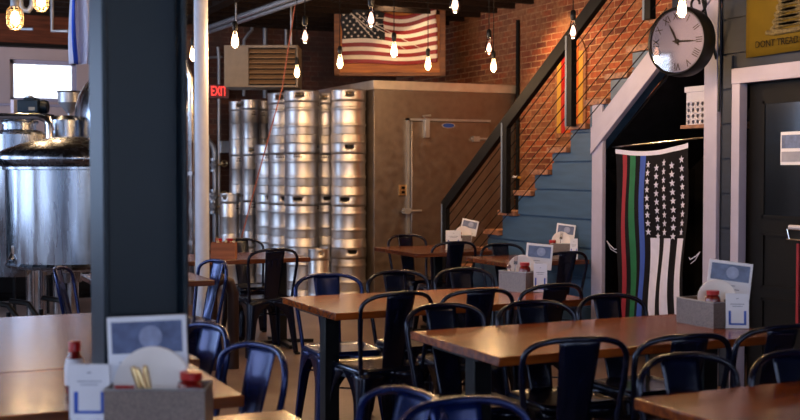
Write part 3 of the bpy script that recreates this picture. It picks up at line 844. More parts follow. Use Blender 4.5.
for px, py, lit, lab in bulbs:
    d = 1.0 * F / (170 - py); p = at(px, py, D=d)
    if lit not in proto: t = proto[lit] = make_bulb(lit, lab); t.location = p; t.rotation_euler = (0, 0, 0)
    else: t = dup(proto[lit], p, 0, lab)
    t['group'] = 'hanging filament bulbs'
    l = bpy.data.lights.new('bulb_light', 'POINT'); l.energy = 45 if px == 455 else (19 if lit else 11); l.color = (1, .6, .28); l.shadow_soft_size = .03
    o = bpy.data.objects.new('bulb_light', l); C.objects.link(o); o.location = p + Vector((0, 0, -.09))
# extra unseen bulbs added above the top edge to light near tables and stairs
for (x, y) in ((2.9, 4.3), (2.9, 5.8), (1.2, 4.6), (1.0, 3.0), (3.4, 2.6), (5.9, 9.3), (6.0, 8.2)):
    l = bpy.data.lights.new('bulb_light', 'POINT'); l.energy = 9 if x < 5 else 12; l.color = (1, .6, .28); l.shadow_soft_size = .03
    o = bpy.data.objects.new('bulb_light', l); C.objects.link(o); zz = 2.55 if x < 5 else 3.3; o.location = (x, y, zz - .09)
    t = dup(proto[1], (x, y, zz), 0, 'extra unseen bulb added above the picture edge over the %s' % ('tables' if x < 5 else 'stairs'), 'added bulbs above the picture edge')
    for ch in t.children:
        if ch.name.startswith('cord'): ch.scale = (1, 1, 1); ch.data = ch.data.copy(); [setattr(v.co, 'z', min(v.co.z, ZC - zz)) for v in ch.data.vertices]
# caged lamps upper left
for (px, py, d, lab) in ((15, 17, 10.5, 'glowing wire-caged work lamp at the upper left'), (41, 0, 11.5, 'wire-caged lamp cut by the top edge at the upper left')):
    p = at(px, py, D=d)
    t = thing('caged_lamp', lab, 'lamp', p)
    MB().lathe([(0, -.07), (.035, -.06), (.045, -.02), (.03, .04), (0, .06)], 16).build('bulb', parent=t, mat='bulb_on')
    cg = MB()
    for z, rr in ((-.11, .045), (-.075, .07), (-.03, .075), (.015, .075), (.06, .07)):
        cg.tube([(rr * math.cos(k * PI / 8), rr * math.sin(k * PI / 8), z) for k in range(16)], .0045, 6, closed=True)
    for k in range(8):
        a_ = k * PI / 4; cg.tube([(rr * math.cos(a_), rr * math.sin(a_), z) for rr, z in ((.03, -.115), (.07, -.075), (.075, 0), (.07, .06), (.035, .1))], .004, 6)
    cg.build('cage', parent=t, mat='brass')
    MB().lathe([(0, .09), (.04, .09), (.04, .15), (.02, .17), (0, .17)], 14).tube([(0, 0, .16), (0, 0, ZC - p.z)], .01).build('holder', parent=t, mat='galv')
    l = bpy.data.lights.new('cage_light', 'POINT'); l.energy = 12; l.color = (1, .66, .36); l.shadow_soft_size = .05
    o = bpy.data.objects.new('cage_light', l); C.objects.link(o); o.location = p + Vector((0, -.12, -.16))

# overhead conduits running back under the ceiling
a = at(207, 28, Z=3.25); b = at(287, 0, Z=3.25)
dirv = (b - a)
for k, off in enumerate((0, .09)):
    P0 = a + Vector((off, 0, -.02 * k)) - dirv * .15; P1 = P0 + dirv * 2.2
    tag(MB().tube([P0, P1], .03, 8).build('overhead_pipe', mat='galv', world=True), 'pale overhead pipe running back under the ceiling, %s of the pair' % ('left' if k == 0 else 'right'), 'pipe')
a = at(190, 14, Y=14.6); b = at(334, 12, Y=14.6)
tag(MB().box((a.x, 14.5, a.z - .06), (b.x, 14.6, a.z + .06)).build('cable_tray', mat='galv', world=True), 'long level cable tray near the ceiling on the back brick wall', 'tray')
a = at(20, 0, D=11.8); p_ = [at(20, -6, D=11.8), at(21, 6, D=11.8), at(24, 10, D=11.8), at(28.5, 10.5, D=11.8), at(32, 6, D=11.8), at(33, -6, D=11.8)]
tag(MB().tube([p_[0] + Vector((0, 0, .1))] + p_ + [p_[-1] + Vector((0, 0, .1))], .028, 10).build('pipe_bend', mat='galv', world=True), 'grey U-shaped pipe bend hanging from the ceiling at the upper left', 'pipe')
for k, (px, py, px2, py2, dd) in enumerate(((22, 22, 33, 29, 13.2), (52, 12, 68, 31, 12.8))):
    a = at(px, py, D=dd); b = at(px2, py2, D=dd)
    tag(MB().tube([Vector((a.x, a.y, ZC)), a, at(px, py2, D=dd), b], .02, 8).build('hanger_strut', mat='galv', world=True), 'pale perforated strut bent under the dark ceiling, %s' % ('beside the caged lamp' if k == 0 else 'left of the white flag'), 'strut')

# ---------------------------------------------------------------- white round pipe and steel column
p = at(202, 200, D=8.55)
tag(MB().lathe([(.12, 0), (.12, .015), (.052, .02), (.052, ZC)], 24, (p.x, p.y, 0)).build('lally_column', mat='white_pipe', world=True), 'slim round white pipe column left of the kegs', 'column')
cx0, cx1, cy0, cy1 = .576, .812, 3.17, 3.375
hc = MB()
hc.box((cx0, cy0, 0), (cx0 + .016, cy1, ZC)).box((cx1 - .016, cy0, 0), (cx1, cy1, ZC)).box((cx0 + .016, (cy0 + cy1) / 2 - .05, 0), (cx1 - .016, (cy0 + cy1) / 2 - .04, ZC))
tag(hc.build('steel_column', mat='column', world=True, bevel=.003), 'wide dark blue-black steel H-column in the left foreground', 'column')
# brown elbow pipe by the table
p = at(233, 300, D=8.3)
tag(MB().tube([(p.x - .16, p.y, .0), (p.x - .16, p.y, .55), (p.x - .135, p.y, .63), (p.x - .08, p.y, .66), (p.x - .03, p.y, .63), (p.x, p.y, .55), (p.x, p.y, .0)], .042, 14).build('elbow_pipe', mat='copper', world=True), 'thick dark brown U-bend pipe rising from the floor beside the small blue chair', 'pipe')

# ---------------------------------------------------------------- brewing vessels on the left
def vessel(name, label, c, prof, legs, legr, legz, mat='tank', lr=.035):
    t = thing(name, label, 'tank', (c[0], c[1], 0))
    MB().lathe(prof, 56).build('shell', parent=t, mat=mat)
    for k in range(legs):
        a_ = math.radians(40) + 2 * PI * k / legs
        MB().lathe([(lr, 0), (lr, legz + .05)], 14, (legr * math.cos(a_), legr * math.sin(a_), 0)).build('leg', parent=t, mat='chrome')
    return t
p = at(76, 200, D=9.0)
zsh = at(76, 154, D=8.5).z; zbt = at(76, 270, D=8.5).z
kt = vessel('brew_kettle', 'large polished steel brew kettle with a shallow domed top behind the left tables', p,
    [(0, zbt - .06), (.3, zbt - .04), (.53, zbt), (.545, zbt + .02), (.53, zbt + .04), (.53, zsh - .12), (.55, zsh - .115), (.55, zsh - .095), (.575, zsh - .085), (.602, zsh - .05), (.604, zsh - .02), (.585, zsh + .012), (.54, zsh + .04), (.42, zsh + .085), (.25, zsh + .125), (.1, zsh + .142), (0, zsh + .145)], 4, .42, zbt - .05)
v = at(14, 252, D=8.65) - Vector((p.x, p.y, 0))
MB().tube([(v.x + .15, v.y + .1, v.z), (v.x, v.y, v.z), (v.x - .03, v.y - .02, v.z - .06)], .025, 10).lathe([(0, -.05), (.045, -.05), (.045, .05), (0, .05)], 14, (v.x + .02, v.y, v.z)).build('valve', parent=kt, mat='chrome')
MB().tube([(v.x + .02, v.y - .03, v.z), (v.x + .1, v.y - .1, v.z + .05)], .012).build('valve_lever', parent=kt, mat='chrome')
v = at(7, 200, D=8.95) - Vector((p.x, p.y, 0))
MB().tube([(v.x, v.y, zbt + .05), (v.x, v.y, zsh - .22)], .012).build('sight_tube', parent=kt, mat='chrome')
p2 = at(139, 200, D=11.1)
zt2 = at(139, 60, D=11.1).z; zs2 = at(139, 118, D=11.1).z
vessel('fermenter_tank', 'tall dome-topped steel tank standing behind the dark column', p2,
    [(0, .35), (.2, .45), (.59, .85), (.6, .9)] + [(.6, zs2)] + [(.6 * math.cos(t), zs2 + (zt2 - zs2) * math.sin(t)) for t in [PI / 2 * k / 8 for k in range(1, 9)]], 4, .5, .7)
g = at(191, 180, D=10.6)
t = tag(MB().tube([(g.x, g.y, .2), (g.x, g.y, 2.3), (g.x - .05, g.y, 2.45), (g.x - .2, g.y, 2.55)], .03, 10).tube([(g.x, g.y, at(191, 115, D=10.6).z - .01), (g.x, g.y, at(191, 115, D=10.6).z + .02)], .045, 10).tube([(g.x, g.y, at(191, 174, D=10.6).z - .01), (g.x, g.y, at(191, 174, D=10.6).z + .02)], .045, 10).tube([(g.x, g.y, at(191, 243, D=10.6).z - .01), (g.x, g.y, at(191, 243, D=10.6).z + .02)], .045, 10).build('riser_pipe', mat='chrome', world=True), 'upright polished pipe with clamp rings right of the dark column', 'pipe')
# chrome pipe across the kettle, open vessel, small tank, hopper, motor
P = [at(-6, 116.5, D=9.9), at(38, 116.5, D=9.9), at(45, 119, D=9.9), at(49, 124, D=9.9), at(50, 150, D=9.9)]
tag(MB().tube(P, .03, 10).build('transfer_pipe', mat='chrome', world=True), 'horizontal polished pipe bending down behind the kettle dome', 'pipe')
q = at(19, 130, D=10.4); zq = at(19, 122, D=10.4).z
t = vessel('mash_tun', 'open-topped steel vessel with a round rim behind the kettle, far left', q, [(0, .5), (.3, .5), (.32, .55), (.32, zq - .12), (.15, zq - .07), (.148, zq), (.165, zq + .01), (.165, zq - .02)], 3, .28, .5)
MB().tube([(.16 * math.cos(k * PI / 12), .16 * math.sin(k * PI / 12), zq) for k in range(24)], .014, 8, closed=True).build('hatch_rim', parent=t, mat='chrome')
MB().tube([(.05, -.15, zq), (.14, -.2, zq + .06), (.24, -.2, zq + .04), (.27, -.18, zq - .08)], .02, 8).build('clamp_arm', parent=t, mat='chrome')
q = at(66, 130, D=10.7); zq = at(66, 116, D=10.7).z
vessel('steel_drum', 'small round steel tank below the hopper', q, [(0, .4), (.13, .4), (.135, .45), (.135, zq - .04), (.1, zq), (0, zq + .01)], 3, .1, .4)
q = at(69.5, 105, D=12.2); z1_, z2_, z3_ = at(69, 92, D=12.2).z, at(69, 102.5, D=12.2).z, at(69, 112.5, D=12.2).z
hp = thing('grain_hopper', 'small steel grain hopper funnel in front of the bright window', 'hopper', (q.x, q.y, 0))
MB().lathe([(.02, z3_ - .4), (.02, z3_), (.115, z2_), (.115, z1_), (.12, z1_), (.12, z2_ - .002), (.03, z3_ - .01)], 20).build('funnel', parent=hp, mat='galv')
MB().tube([(.122 * math.cos(k * PI / 10), .122 * math.sin(k * PI / 10), z1_) for k in range(20)], .01, 6, closed=True).build('rim', parent=hp, mat='chrome')
MB().tube([(.0, .0, 0), (0, 0, z3_ - .3)], .03, 8).build('stand', parent=hp, mat='galv')
a = at(17, 100, D=11.6); b = at(48, 114, D=11.6)
mt = thing('pump_motor', 'dark blue motor housing on a ledge below the window', 'motor', ((a.x + b.x) / 2, (a.y + b.y) / 2, b.z), -YAW)
ww = (b - a); L = math.hypot(ww.x, ww.y); hh_ = a.z - b.z
MB().lathe([(0, -L * .5), (hh_ * .42, -L * .5), (hh_ * .5, -L * .4), (hh_ * .5, L * .25), (hh_ * .4, L * .32), (0, L * .32)], 20, (0, 0, hh_ * .5), axis=Vector((-1, 0, 0))).build('motor_body', parent=mt, mat='column')
MB().box((-L * .38, -.12, hh_ * .05), (L * .3, .1, hh_ * .98)).box((-L * .2, -.1, hh_ * .9), (L * .2, .05, hh_ * 1.15)).build('terminal_box', parent=mt, mat='column', bevel=.01)
MB().box((0, -.126, hh_ * .22), (L * .2, -.12, hh_ * .45)).build('name_plate', parent=mt, mat='bronze')
MB().lathe([(0, 0), (.04, 0), (.04, .02), (0, .03)], 12, (-.02, -.03, hh_ * 1.12)).build('cap', parent=mt, mat='galv')
MB().box((-L * .6, -.1, hh_ * .02), (-L * .5, .1, hh_)).build('end_plate', parent=mt, mat='cloth_w')
MB().box((-L * .62, -.14, -.04), (L * .55, .16, 0)).box((-L * .6, -.1, -b.z), (-L * .55, -.05, -.04)).box((L * .48, -.1, -b.z), (L * .53, -.05, -.04)).build('stand', parent=mt, mat='black_metal')
# dark pump and pipework under the kettle at the far left
for k, (px, py, d) in enumerate(((8, 285, 8.0), (28, 296, 8.1), (60, 300, 8.3))):
    p = at(px, py, D=d)
    t = thing('floor_pump', 'dark pump with pipes on the floor under the kettle, %s' % ('leftmost', 'middle', 'right one')[k], 'pump', (p.x, p.y, 0))
    MB().lathe([(0, -.16), (.08, -.16), (.1, -.1), (.1, .1), (.06, .16), (0, .16)], 16, (0, 0, .16), axis=Vector((1, .3, 0))).build('motor', parent=t, mat='black_metal')
    MB().tube([(.05, -.05, .2), (.05, -.05, .42), (0, 0, .5), (-.12, .05, .52)], .02, 8).tube([(-.1, 0, .2), (-.14, -.05, .35), (-.14, -.05, .45)], .016, 8).build('pump_pipe', parent=t, mat='black_metal')
    MB().box((-.16, -.1, 0), (.16, .1, .06)).build('base', parent=t, mat='black')
for (x0_, x1_, y_, zt_, lab) in ((-1.2, .62, 10.9, at(5, 166, D=10.5).z, 'tall black box added to darken the area behind the kettle at the left edge'), (.66, 2.9, 13.4, .82, 'low black box added to darken the area behind the kettle legs')):
    t = thing('dark_filler_box', lab, 'cabinet', ((x0_ + x1_) / 2, y_, 0))  # black boxes put in to darken the area behind the kettle
    hw_ = (x1_ - x0_) / 2
    MB().box((-hw_, -.2, .05), (hw_, .25, zt_)).build('body', parent=t, mat='black', bevel=.006)
    for k in range(2): MB().box((-hw_ + .03 + k * hw_, -.215, .1), (-.02 + k * hw_, -.2, zt_ - .05)).build('door', parent=t, mat='black', bevel=.004)
    MB().box((-hw_ + .03, -.17, 0), (hw_ - .03, .22, .05)).build('plinth', parent=t, mat='black')
# hanging white flag with blue stripe
fa = at(68.5, -4, D=6.6); fb = at(93, -4, D=6.6); zb_ = at(72, 64, D=6.6).z
def cloth(u, v): 
    p = fa.lerp(fb, u); ln = (fa.z + .35) - zb_
    return (p.x + .012 * math.sin(u * 6 + v * 5) + (.012 * (1 - u) * v), p.y + .03 * math.sin(u * 14 + v * 3), fa.z + .35 - ln * v)
fl_ = MB().grid(cloth, 24, 40, lambda u, v: 'cloth_bright' if .12 < u < .28 else 'cloth_w').build('hanging_flag', solid=.003)
tag(fl_, 'white flag with a blue stripe hanging from the ceiling left of the dark column', 'flag')
tag(MB().tube([fa + Vector((-.15, 0, .35)), fb + Vector((.3, -.05, .35))], .012).tube([fa + Vector((-.1, 0, .35)), Vector((fa.x - .1, fa.y, ZC))], .006).tube([fb + Vector((.25, -.04, .35)), Vector((fb.x + .25, fb.y - .04, ZC))], .006).build('flag_rod', mat='black_metal', world=True), 'thin rod under the ceiling carrying the white and blue flag', 'rod')

# ---------------------------------------------------------------- clock
ck = at(682, 42, D=7.5)
nrm = Vector((-math.cos(math.radians(17)), -math.sin(math.radians(17)), 0)).normalized()
rgt = Vector((0, 0, 1)).cross(nrm).normalized()     # viewer's right when facing the dial
B = basis(rgt, (0, 0, 1))
ct = thing('station_clock', 'round double-sided black station clock with roman numerals on a scroll bracket', 'clock', ck)
R = .225
MB().lathe([(R * .9, -.035), (R * .96, -.05), (R, -.045), (R * 1.02, 0), (R, .06), (R * .96, .075), (R * .9, .06)], 56, (0, 0, 0), axis=nrm, skip=lambda i, k: False).lathe([(0, -.035), (R * .9, -.035)], 56, axis=nrm, skip=lambda i, k: False).build('case', parent=ct, mat='black_metal', fix=True)
MB().lathe([(0, .05), (R * .905, .05), (R * .905, .052), (0, .052)], 56, axis=nrm).build('dial', parent=ct, mat='clock_face')
nums = ['XII', 'I', 'II', 'III', 'IIII', 'V', 'VI', 'VII', 'VIII', 'IX', 'X', 'XI']
for k, s in enumerate(nums):
    a_ = PI / 2 - k * PI / 6
    upv = rgt * math.cos(a_) + Vector((0, 0, 1)) * math.sin(a_)
    rr = upv.cross(nrm).normalized()
    text('numeral', s, .07, ct, upv * R * .72 + nrm * .054, basis(rr, upv), 'ink', .0008, sx=.8)
def hand(ang, ln, w, z):
    u = rgt * math.sin(ang) + Vector((0, 0, 1)) * math.cos(ang); s = u.cross(nrm).normalized()
    return MB().prism([-u * .03 - s * w * .4, u * ln * .6 - s * w * .5, u * ln, u * ln * .6 + s * w * .5, -u * .03 + s * w * .4], nrm * .002), z
hb_, z = hand(math.radians(-28), .13, .014, 0); 
for v in hb_.v: v += nrm * .058
hb_.lathe([(0, .056), (.016, .056), (.016, .064), (0, .064)], 16, axis=nrm); hb_.build('hour_hand', parent=ct, mat='ink')
hb_, z = hand(math.radians(93), .165, .012, 0)
for v in hb_.v: v += nrm * .062
hb_.build('minute_hand', parent=ct, mat='ink')
MB().lathe([(0, .068), (R * .9, .068), (R * .9, .07), (0, .07)], 48, axis=nrm).build('crystal', parent=ct, mat='glass')
br = MB(); topz = R + .12
br.tube([(0, 0, R * .98), (0, 0, topz), (XW - ck.x - .02, 0, topz)], .013, 8)
sc = []
for k in range(24):
    t_ = k / 23; r_ = .02 + .07 * t_; a_ = t_ * 2.6 * PI
    sc.append((.12 + r_ * math.cos(a_), 0, topz - .09 + r_ * math.sin(a_)))
br.tube(sc, .008, 6)
br.tube([(XW - ck.x - .03, 0, -.1), (XW - ck.x - .1, 0, .1), (XW - ck.x - .16, 0, topz - .02)], .01, 8)
br.box((XW - ck.x - .03, -.03, -.45), (XW - ck.x - .021, .03, topz + .1))
br.build('bracket', parent=ct, mat='black_metal')

# ---------------------------------------------------------------- crate on a shelf in the opening
a = at(689, 86, X=XW + .18); b = at(704, 124, X=XW + .18)
cw = .3; zc0 = at(689, 125.5, X=XW + .2).z; zc1 = at(689, 87.5, X=XW + .2).z
cyc = a.y
kr = thing('plastic_crate', 'white perforated plastic basket high in the dark opening under the stairs', 'basket', (XW + .16, cyc - cw / 2, zc0))
cm = MB(); hgt = zc1 - zc0
# front face (towards -X) with round holes, built as a grid with discs cut
def holed(mb, yw, zh, x, ny, nz, rr=.34):
    cy_, cz_ = yw / ny, zh / nz
    for i in range(ny):
        for j in range(nz):
            cx_ = -yw / 2 + (i + .5) * cy_; cz = (j + .5) * cz_
            n_ = 12; rad = min(cy_, cz_) * rr
            inner = [(x, cx_ + rad * math.cos(2 * PI * k / n_ + PI / 4), cz + rad * math.sin(2 * PI * k / n_ + PI / 4)) for k in range(n_)]
            outer = []
            for k in range(n_):
                t_ = 2 * PI * k / n_ + PI / 4; c_, s_ = math.cos(t_), math.sin(t_); mm = max(abs(c_), abs(s_))
                outer.append((x, cx_ + cy_ / 2 * c_ / mm, cz + cz_ / 2 * s_ / mm))
            mb.add(inner + outer, [(k, (k + 1) % n_, n_ + (k + 1) % n_, n_ + k) for k in range(n_)])
holed(cm, cw, (hgt - .04) * .72, 0, 6, 4); cm.box((0, -cw / 2, (hgt - .04) * .72), (.001, cw / 2, hgt - .04)); 
cm.build('perforated_front', parent=kr, mat='crate', solid=.004, fix=False)
MB().box((.0, -cw / 2, 0), (.22, -cw / 2 + .005, hgt - .04)).box((.0, cw / 2 - .005, 0), (.22, cw / 2, hgt - .04)).box((.215, -cw / 2, 0), (.22, cw / 2, hgt - .04)).box((0, -cw / 2, 0), (.22, cw / 2, .006)).build('walls', parent=kr, mat='crate', smooth=0)
MB().box((-.012, -cw / 2 - .012, hgt - .04), (.0, cw / 2 + .012, hgt)).box((.22, -cw / 2 - .012, hgt - .04), (.232, cw / 2 + .012, hgt)).box((0, -cw / 2 - .012, hgt - .04), (.22, -cw / 2, hgt)).box((0, cw / 2, hgt - .04), (.22, cw / 2 + .012, hgt)).build('rim', parent=kr, mat='crate', bevel=.003)
tag(MB().box((XW + .13, pR1 - .05 - .3, zc0 - .025), (XW + .5, cyc + .03, zc0)).build('shelf', mat='tread', world=True), 'small wooden shelf under the white plastic basket', 'shelf')

# ---------------------------------------------------------------- flag in the opening
XF = XW + .06
ra = at(603.5, 147.5, X=XF); rb = at(703, 137, X=XF)
tag(MB().tube([(XF, pL0 - .001, ra.z), (XF, pR1 + .001, rb.z)], .008, 8).build('tension_rod', mat='silver', world=True), 'thin white rod across the opening above the striped flag', 'rod')
f0 = at(617, 146.5, X=XF - .015); f1 = at(691, 140, X=XF - .015); zbot = at(650, 335, X=XF).z
L_ = f0.y - f1.y
def fcl(u, v):
    top = f0.z + (f1.z - f0.z) * u - .02 - (.035 * math.sin(PI * u) * (1 - v))
    y = .016 * math.sin(v * 8 + u * 3) * v + f0.y - L_ * (u + (-.05 * v * (u - 0.0) * 1.0) + .03 * v * (1 - u) * 1.2)
    x = XF - .03 + (.005 + .007 * v) * math.sin(u * 22 + v * 2.5) + .01 * math.sin(v * 9 + u * 5)
    return (x, y, top + (zbot - top) * v)
VC = .475
def fmat(u, v):
    if v < .03: return 'cloth_w'
    if .085 < u < .16 and True: return 'cloth_r'
    if .205 < u < .28: return 'cloth_g'
    if .335 < u < .43: return 'cloth_b'
    if v > VC:
        for lo, hi in ((.50, .61), (.685, .785), (.86, .96)):
            if lo < u < hi: return 'cloth_w'
    return 'cloth_k'
fg = MB().grid(fcl, 100, 80, fmat)
FLAGTAG = ( 'black flag with red green and blue stripes and white stars hung vertically under the stairs', 'flag')
ss = fg.m('cloth_w')
for i in range(5):
    for j in range(9):
        u = .49 + i * .108; v = .075 + j * .046 + (.022 if i % 2 else 0)
        c = Vector(fcl(u, v)) + Vector((-.006, 0, 0))
        up = (Vector(fcl(u, v - .01)) - Vector(fcl(u, v + .01))).normalized(); rg = (Vector(fcl(u + .01, v)) - Vector(fcl(u - .01, v))).normalized()
        star(ss, c, rg, up, .027, Vector((-1, 0, 0)), .002)
fo = fg.build('striped_flag', fix=False)
tag(fo, *FLAGTAG)
for (px, py, dy) in ((607, 241, 1), (700, 252, -1)):
    a = at(px, py, X=XF - .02)
    tag(MB().tube([a, a + Vector((0, -.04 * dy, -.03)), a + Vector((0, -.1 * dy, -.06)), a + Vector((0.02, -.14 * dy, -.05))], .004, 6).tube([a, a + Vector((0, -.05 * dy, -.06)), a + Vector((0.02, -.12 * dy, -.09))], .003, 6).build('tie_cord', mat='cloth_w', world=True), 'thin pale cord tied at the %s side of the striped flag' % ('left' if dy > 0 else 'right'), 'cord')

# ---------------------------------------------------------------- yellow flag over the door
XG = XW - .03
ga = at(746, 58, X=XG); gz_b = ga.z; gy0 = ga.y; gw = 1.45; gh = .78
yf = thing('yellow_flag', 'yellow rattlesnake flag pinned to the dim siding above the black door', 'flag', (XG, gy0 - gw / 2, gz_b))
MB().grid(lambda u, v: (.004 * math.sin(u * 15) , gw / 2 - gw * u, gh * v + .015 * u), 30, 8).build('cloth', parent=yf, mat='cloth_y', solid=.003)
# coiled snake, resting on its lettering
sn = MB(); cyy = -gw / 2 + (gw - .62) + .24; cyy = gw / 2 - .40
for k in range(7):
    rr = .15 - k * .016; zz = .155 + k * .043
    sn.tube([(-.014, cyy + rr * math.cos(t), zz + .022 * math.sin(t)) for t in [2 * PI * q / 20 for q in range(20)]], .0165, 6, closed=True)
sn.tube([(-.014, cyy + .02, .44), (-.014, cyy + .05, .5), (-.014, cyy + .02, .55), (-.014, cyy + .09, .57)], [.02, .018, .018, .028], 8)
sn.tube([(-.014, cyy - .14, .14), (-.014, cyy - .05, .13), (-.014, cyy + .14, .13), (-.014, cyy + .2, .14)], .014, 8)
sn.build('coiled_snake', parent=yf, mat='snake')
text('lettering', "DONT TREAD ON ME", .062, yf, Vector((-.016, gw / 2 - .1, .07)), basis((0, -1, 0), (0, 0, 1)), 'ink', .001, align='LEFT', sx=.95)

# ================================================================= FURNITURE
def make_table(L_, W_, label, mat='table', legs=2, name='dining_table', group=None):
    t = thing(name, label, 'table', group=group)
    th = .036
    o = MB().box((-L_ / 2, -W_ / 2, .75 - th), (L_ / 2, W_ / 2, .75)).build('tabletop', parent=t, mat=mat, bevel=.004)
    xs = [0] if legs == 1 else ([-L_ / 2 + .125, L_ / 2 - .125])
    long_y = W_ > L_
    if long_y and legs == 2: ps = [(0, -W_ / 2 + .2), (0, W_ / 2 - .2)]
    else: ps = [(x, 0) for x in xs]
    for (x, y) in ps:
        MB().box((x - .04, y - .04, .02), (x + .04, y + .04, .75 - th - .012)).box((x - .11, y - .2, .75 - th - .013), (x + .11, y + .2, .75 - th - .0005)).build('pedestal', parent=t, mat='black_metal', bevel=.004)
        f_ = MB()
        for k in range(4):
            a_ = k * PI / 2
            if long_y: d_ = Vector((math.cos(a_), math.sin(a_), 0))
            else: d_ = Vector((math.cos(a_), math.sin(a_), 0))
            c_ = Vector((x, y, 0))
            f_.bar(c_ + Vector((0, 0, .035)), c_ + d_ * .28 + Vector((0, 0, .02)), .05, .03)
        f_.build('foot', parent=t, mat='black_metal', bevel=.003)
    return t
def put(t, x0, x1, y0, y1, rz=0):
    t.location = ((x0 + x1) / 2, (y0 + y1) / 2, 0); t.rotation_euler = (0, 0, rz); return t
def table(x0, x1, y0, y1, label, mat='table', legs=2, rz=0): return put(make_table(x1 - x0, y1 - y0, label, mat, legs), x0, x1, y0, y1, rz)
TC = table(2.12, 3.72, 2.09, 2.86, 'wooden dining table cut by the bottom right corner of the picture')
TB = table(2.12, 3.54, 3.69, 4.46, 'wooden dining table in front of the striped flag, with a caddy at its right end')
TA = table(2.05, 3.55, 5.17, 5.96, 'wooden dining table in the middle of the room, in front of the kegs and cooler')
TL = table(-.30, 1.045, 3.40, 4.125, 'pale-lit wooden table at the left beside the steel column')
TM = table(.3, 1.10, 4.135, 5.70, 'long wooden table at the left edge, butted behind the nearer one', 'table_y')
TN = table(-.1, 1.09, 2.42, 3.145, 'nearest wooden table at the bottom left carrying the big wire caddy', rz=0)
TF = table(1.27, 1.98, 7.07, 7.85, 'small square table behind the dark column', 'table_dk', 1)
TG = table(2.1, 3.2, 8.6, 9.35, 'dark table in front of the slim kegs carrying a wooden caddy', 'table_dk', 2)
TH = table(4.15, 4.98, 8.62, 9.5, 'small table by the foot of the stairs in front of the cooler door', 'table_dk', 1)
TI = table(4.35, 5.1, 7.46, 8.12, 'small table pushed against the blue siding wall', 'table_dk', 1)

# ---- metal cafe chair -------------------------------------------------------
def make_chair(label, cm='chair'):
    t = thing('metal_cafe_chair', label, 'chair')
    def rsq(h, r, n=5):
        pts = []
        for cx_, cy_, a0 in ((h - r, h - r, 0), (-h + r, h - r, PI / 2), (-h + r, -h + r, PI), (h - r, -h + r, 1.5 * PI)):
            for k in range(n + 1):
                a_ = a0 + PI / 2 * k / n; pts.append((cx_ + r * math.cos(a_), cy_ + r * math.sin(a_)))
        return pts
    s = MB(); rings = [(.10, .04, .442), (.15, .05, .443), (.168, .05, .449), (.178, .05, .452), (.184, .05, .446), (.186, .05, .436), (.188, .05, .392), (.184, .05, .392)]
    vs = []; n = None
    for h, r, z in rings:
        p_ = rsq(h, r); n = len(p_); vs += [(x, y, z) for x, y in p_]
    fs = [(i*n+k, i*n+(k+1)%n, (i+1)*n+(k+1)%n, (i+1)*n+k) for i in range(len(rings) - 1) for k in range(n)]
    fs.append(tuple(range(n)))
    s.add(vs, fs).build('seat', parent=t, mat=cm, smooth=40)
    # stamped legs : folded corner, arched towards the apron
    for sx in (-1, 1):
        for sy in (-1, 1):
            g = MB(); rows = []
            NZ = 14
            for i in range(NZ + 1):
                q = i / NZ; z = .43 * (1 - q) + .012 * q
                cx_ = .186 + (.215 - .186) * q; cy_ = .186 + (.222 - .186) * q
                arm = .026 + .020 * (1 - q) + .125 * max(0, 1 - q * 2.6) ** 2
                r_ = .028 * (1 - q) + .012 * q + .008
                row = [(cx_ - arm - r_, cy_, z), (cx_ - r_, cy_, z)]
                for k in range(1, 5):
                    a_ = PI / 2 - PI / 2 * k / 5; row.append((cx_ - r_ + r_ * math.cos(a_), cy_ - r_ + r_ * math.sin(a_), z))
                row += [(cx_, cy_ - r_, z), (cx_, cy_ - arm - r_, z)]
                rows.append([(sx * a, sy * b, c) for a, b, c in row])
            m_ = len(rows[0])
            g.add([p_ for rw_ in rows for p_ in rw_], [(i*m_+k, i*m_+k+1, (i+1)*m_+k+1, (i+1)*m_+k) for i in range(NZ) for k in range(m_ - 1)])
            lg = g.build('leg', parent=t, mat=cm, smooth=50, solid=.004)
            MB().cbox((sx * .205, sy * .212, .009), (.036, .036, .018)).build('foot_cap', parent=lg, mat='rubber', bevel=.003)
    # cross brace under the seat
    MB().bar((-.17, -.17, .30), (.17, .17, .30), .018, .006).bar((-.17, .17, .307), (.17, -.17, .307), .018, .006).build('cross_brace', parent=t, mat=cm)
    # back hoop
    path = []
    base = [(-.172, -.165, .40), (-.178, -.17, .46), (-.186, -.185, .55), (-.196, -.2, .64), (-.203, -.212, .71), (-.203, -.218, .745)]
    for x, y, z in base: path.append((x, y, z))
    for k in range(1, 16):
        a_ = PI - PI * k / 16
        ex_ = math.copysign(abs(math.cos(a_)) ** .72, math.cos(a_)); ez = abs(math.sin(a_)) ** .8
        path.append((.203 * ex_, -.22 - .055 * (1 - ex_ * ex_), .745 + .092 * ez))
    path += [(-x, y, z) for x, y, z in reversed(base)]
    MB().tube(path, .0115, 10).build('back_hoop', parent=t, mat=cm, smooth=60)
    # central splat
    def sp(u, v):
        w_ = .058 + .022 * v; x = (u * 2 - 1) * w_
        z = .43 + (.836 - .43) * v; y = -.172 - .098 * v ** 1.1 + .012 * (1 - (u * 2 - 1) ** 2) * -1 * math.sin(PI * min(1, v * 1.2) * .8)
        return (x, y, z)
    MB().grid(sp, 8, 14).build('splat', parent=t, mat=cm, solid=.004, smooth=50)
    MB().tube([(-.025, -.257, .70), (-.025, -.265, .755), (.025, -.265, .755), (.025, -.257, .70)], .0025, 5).build('embossed_line', parent=t, mat=cm)
    return t
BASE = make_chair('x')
BASE_D = make_chair('x', 'chair_shaded')
first = {0: True, 1: True}
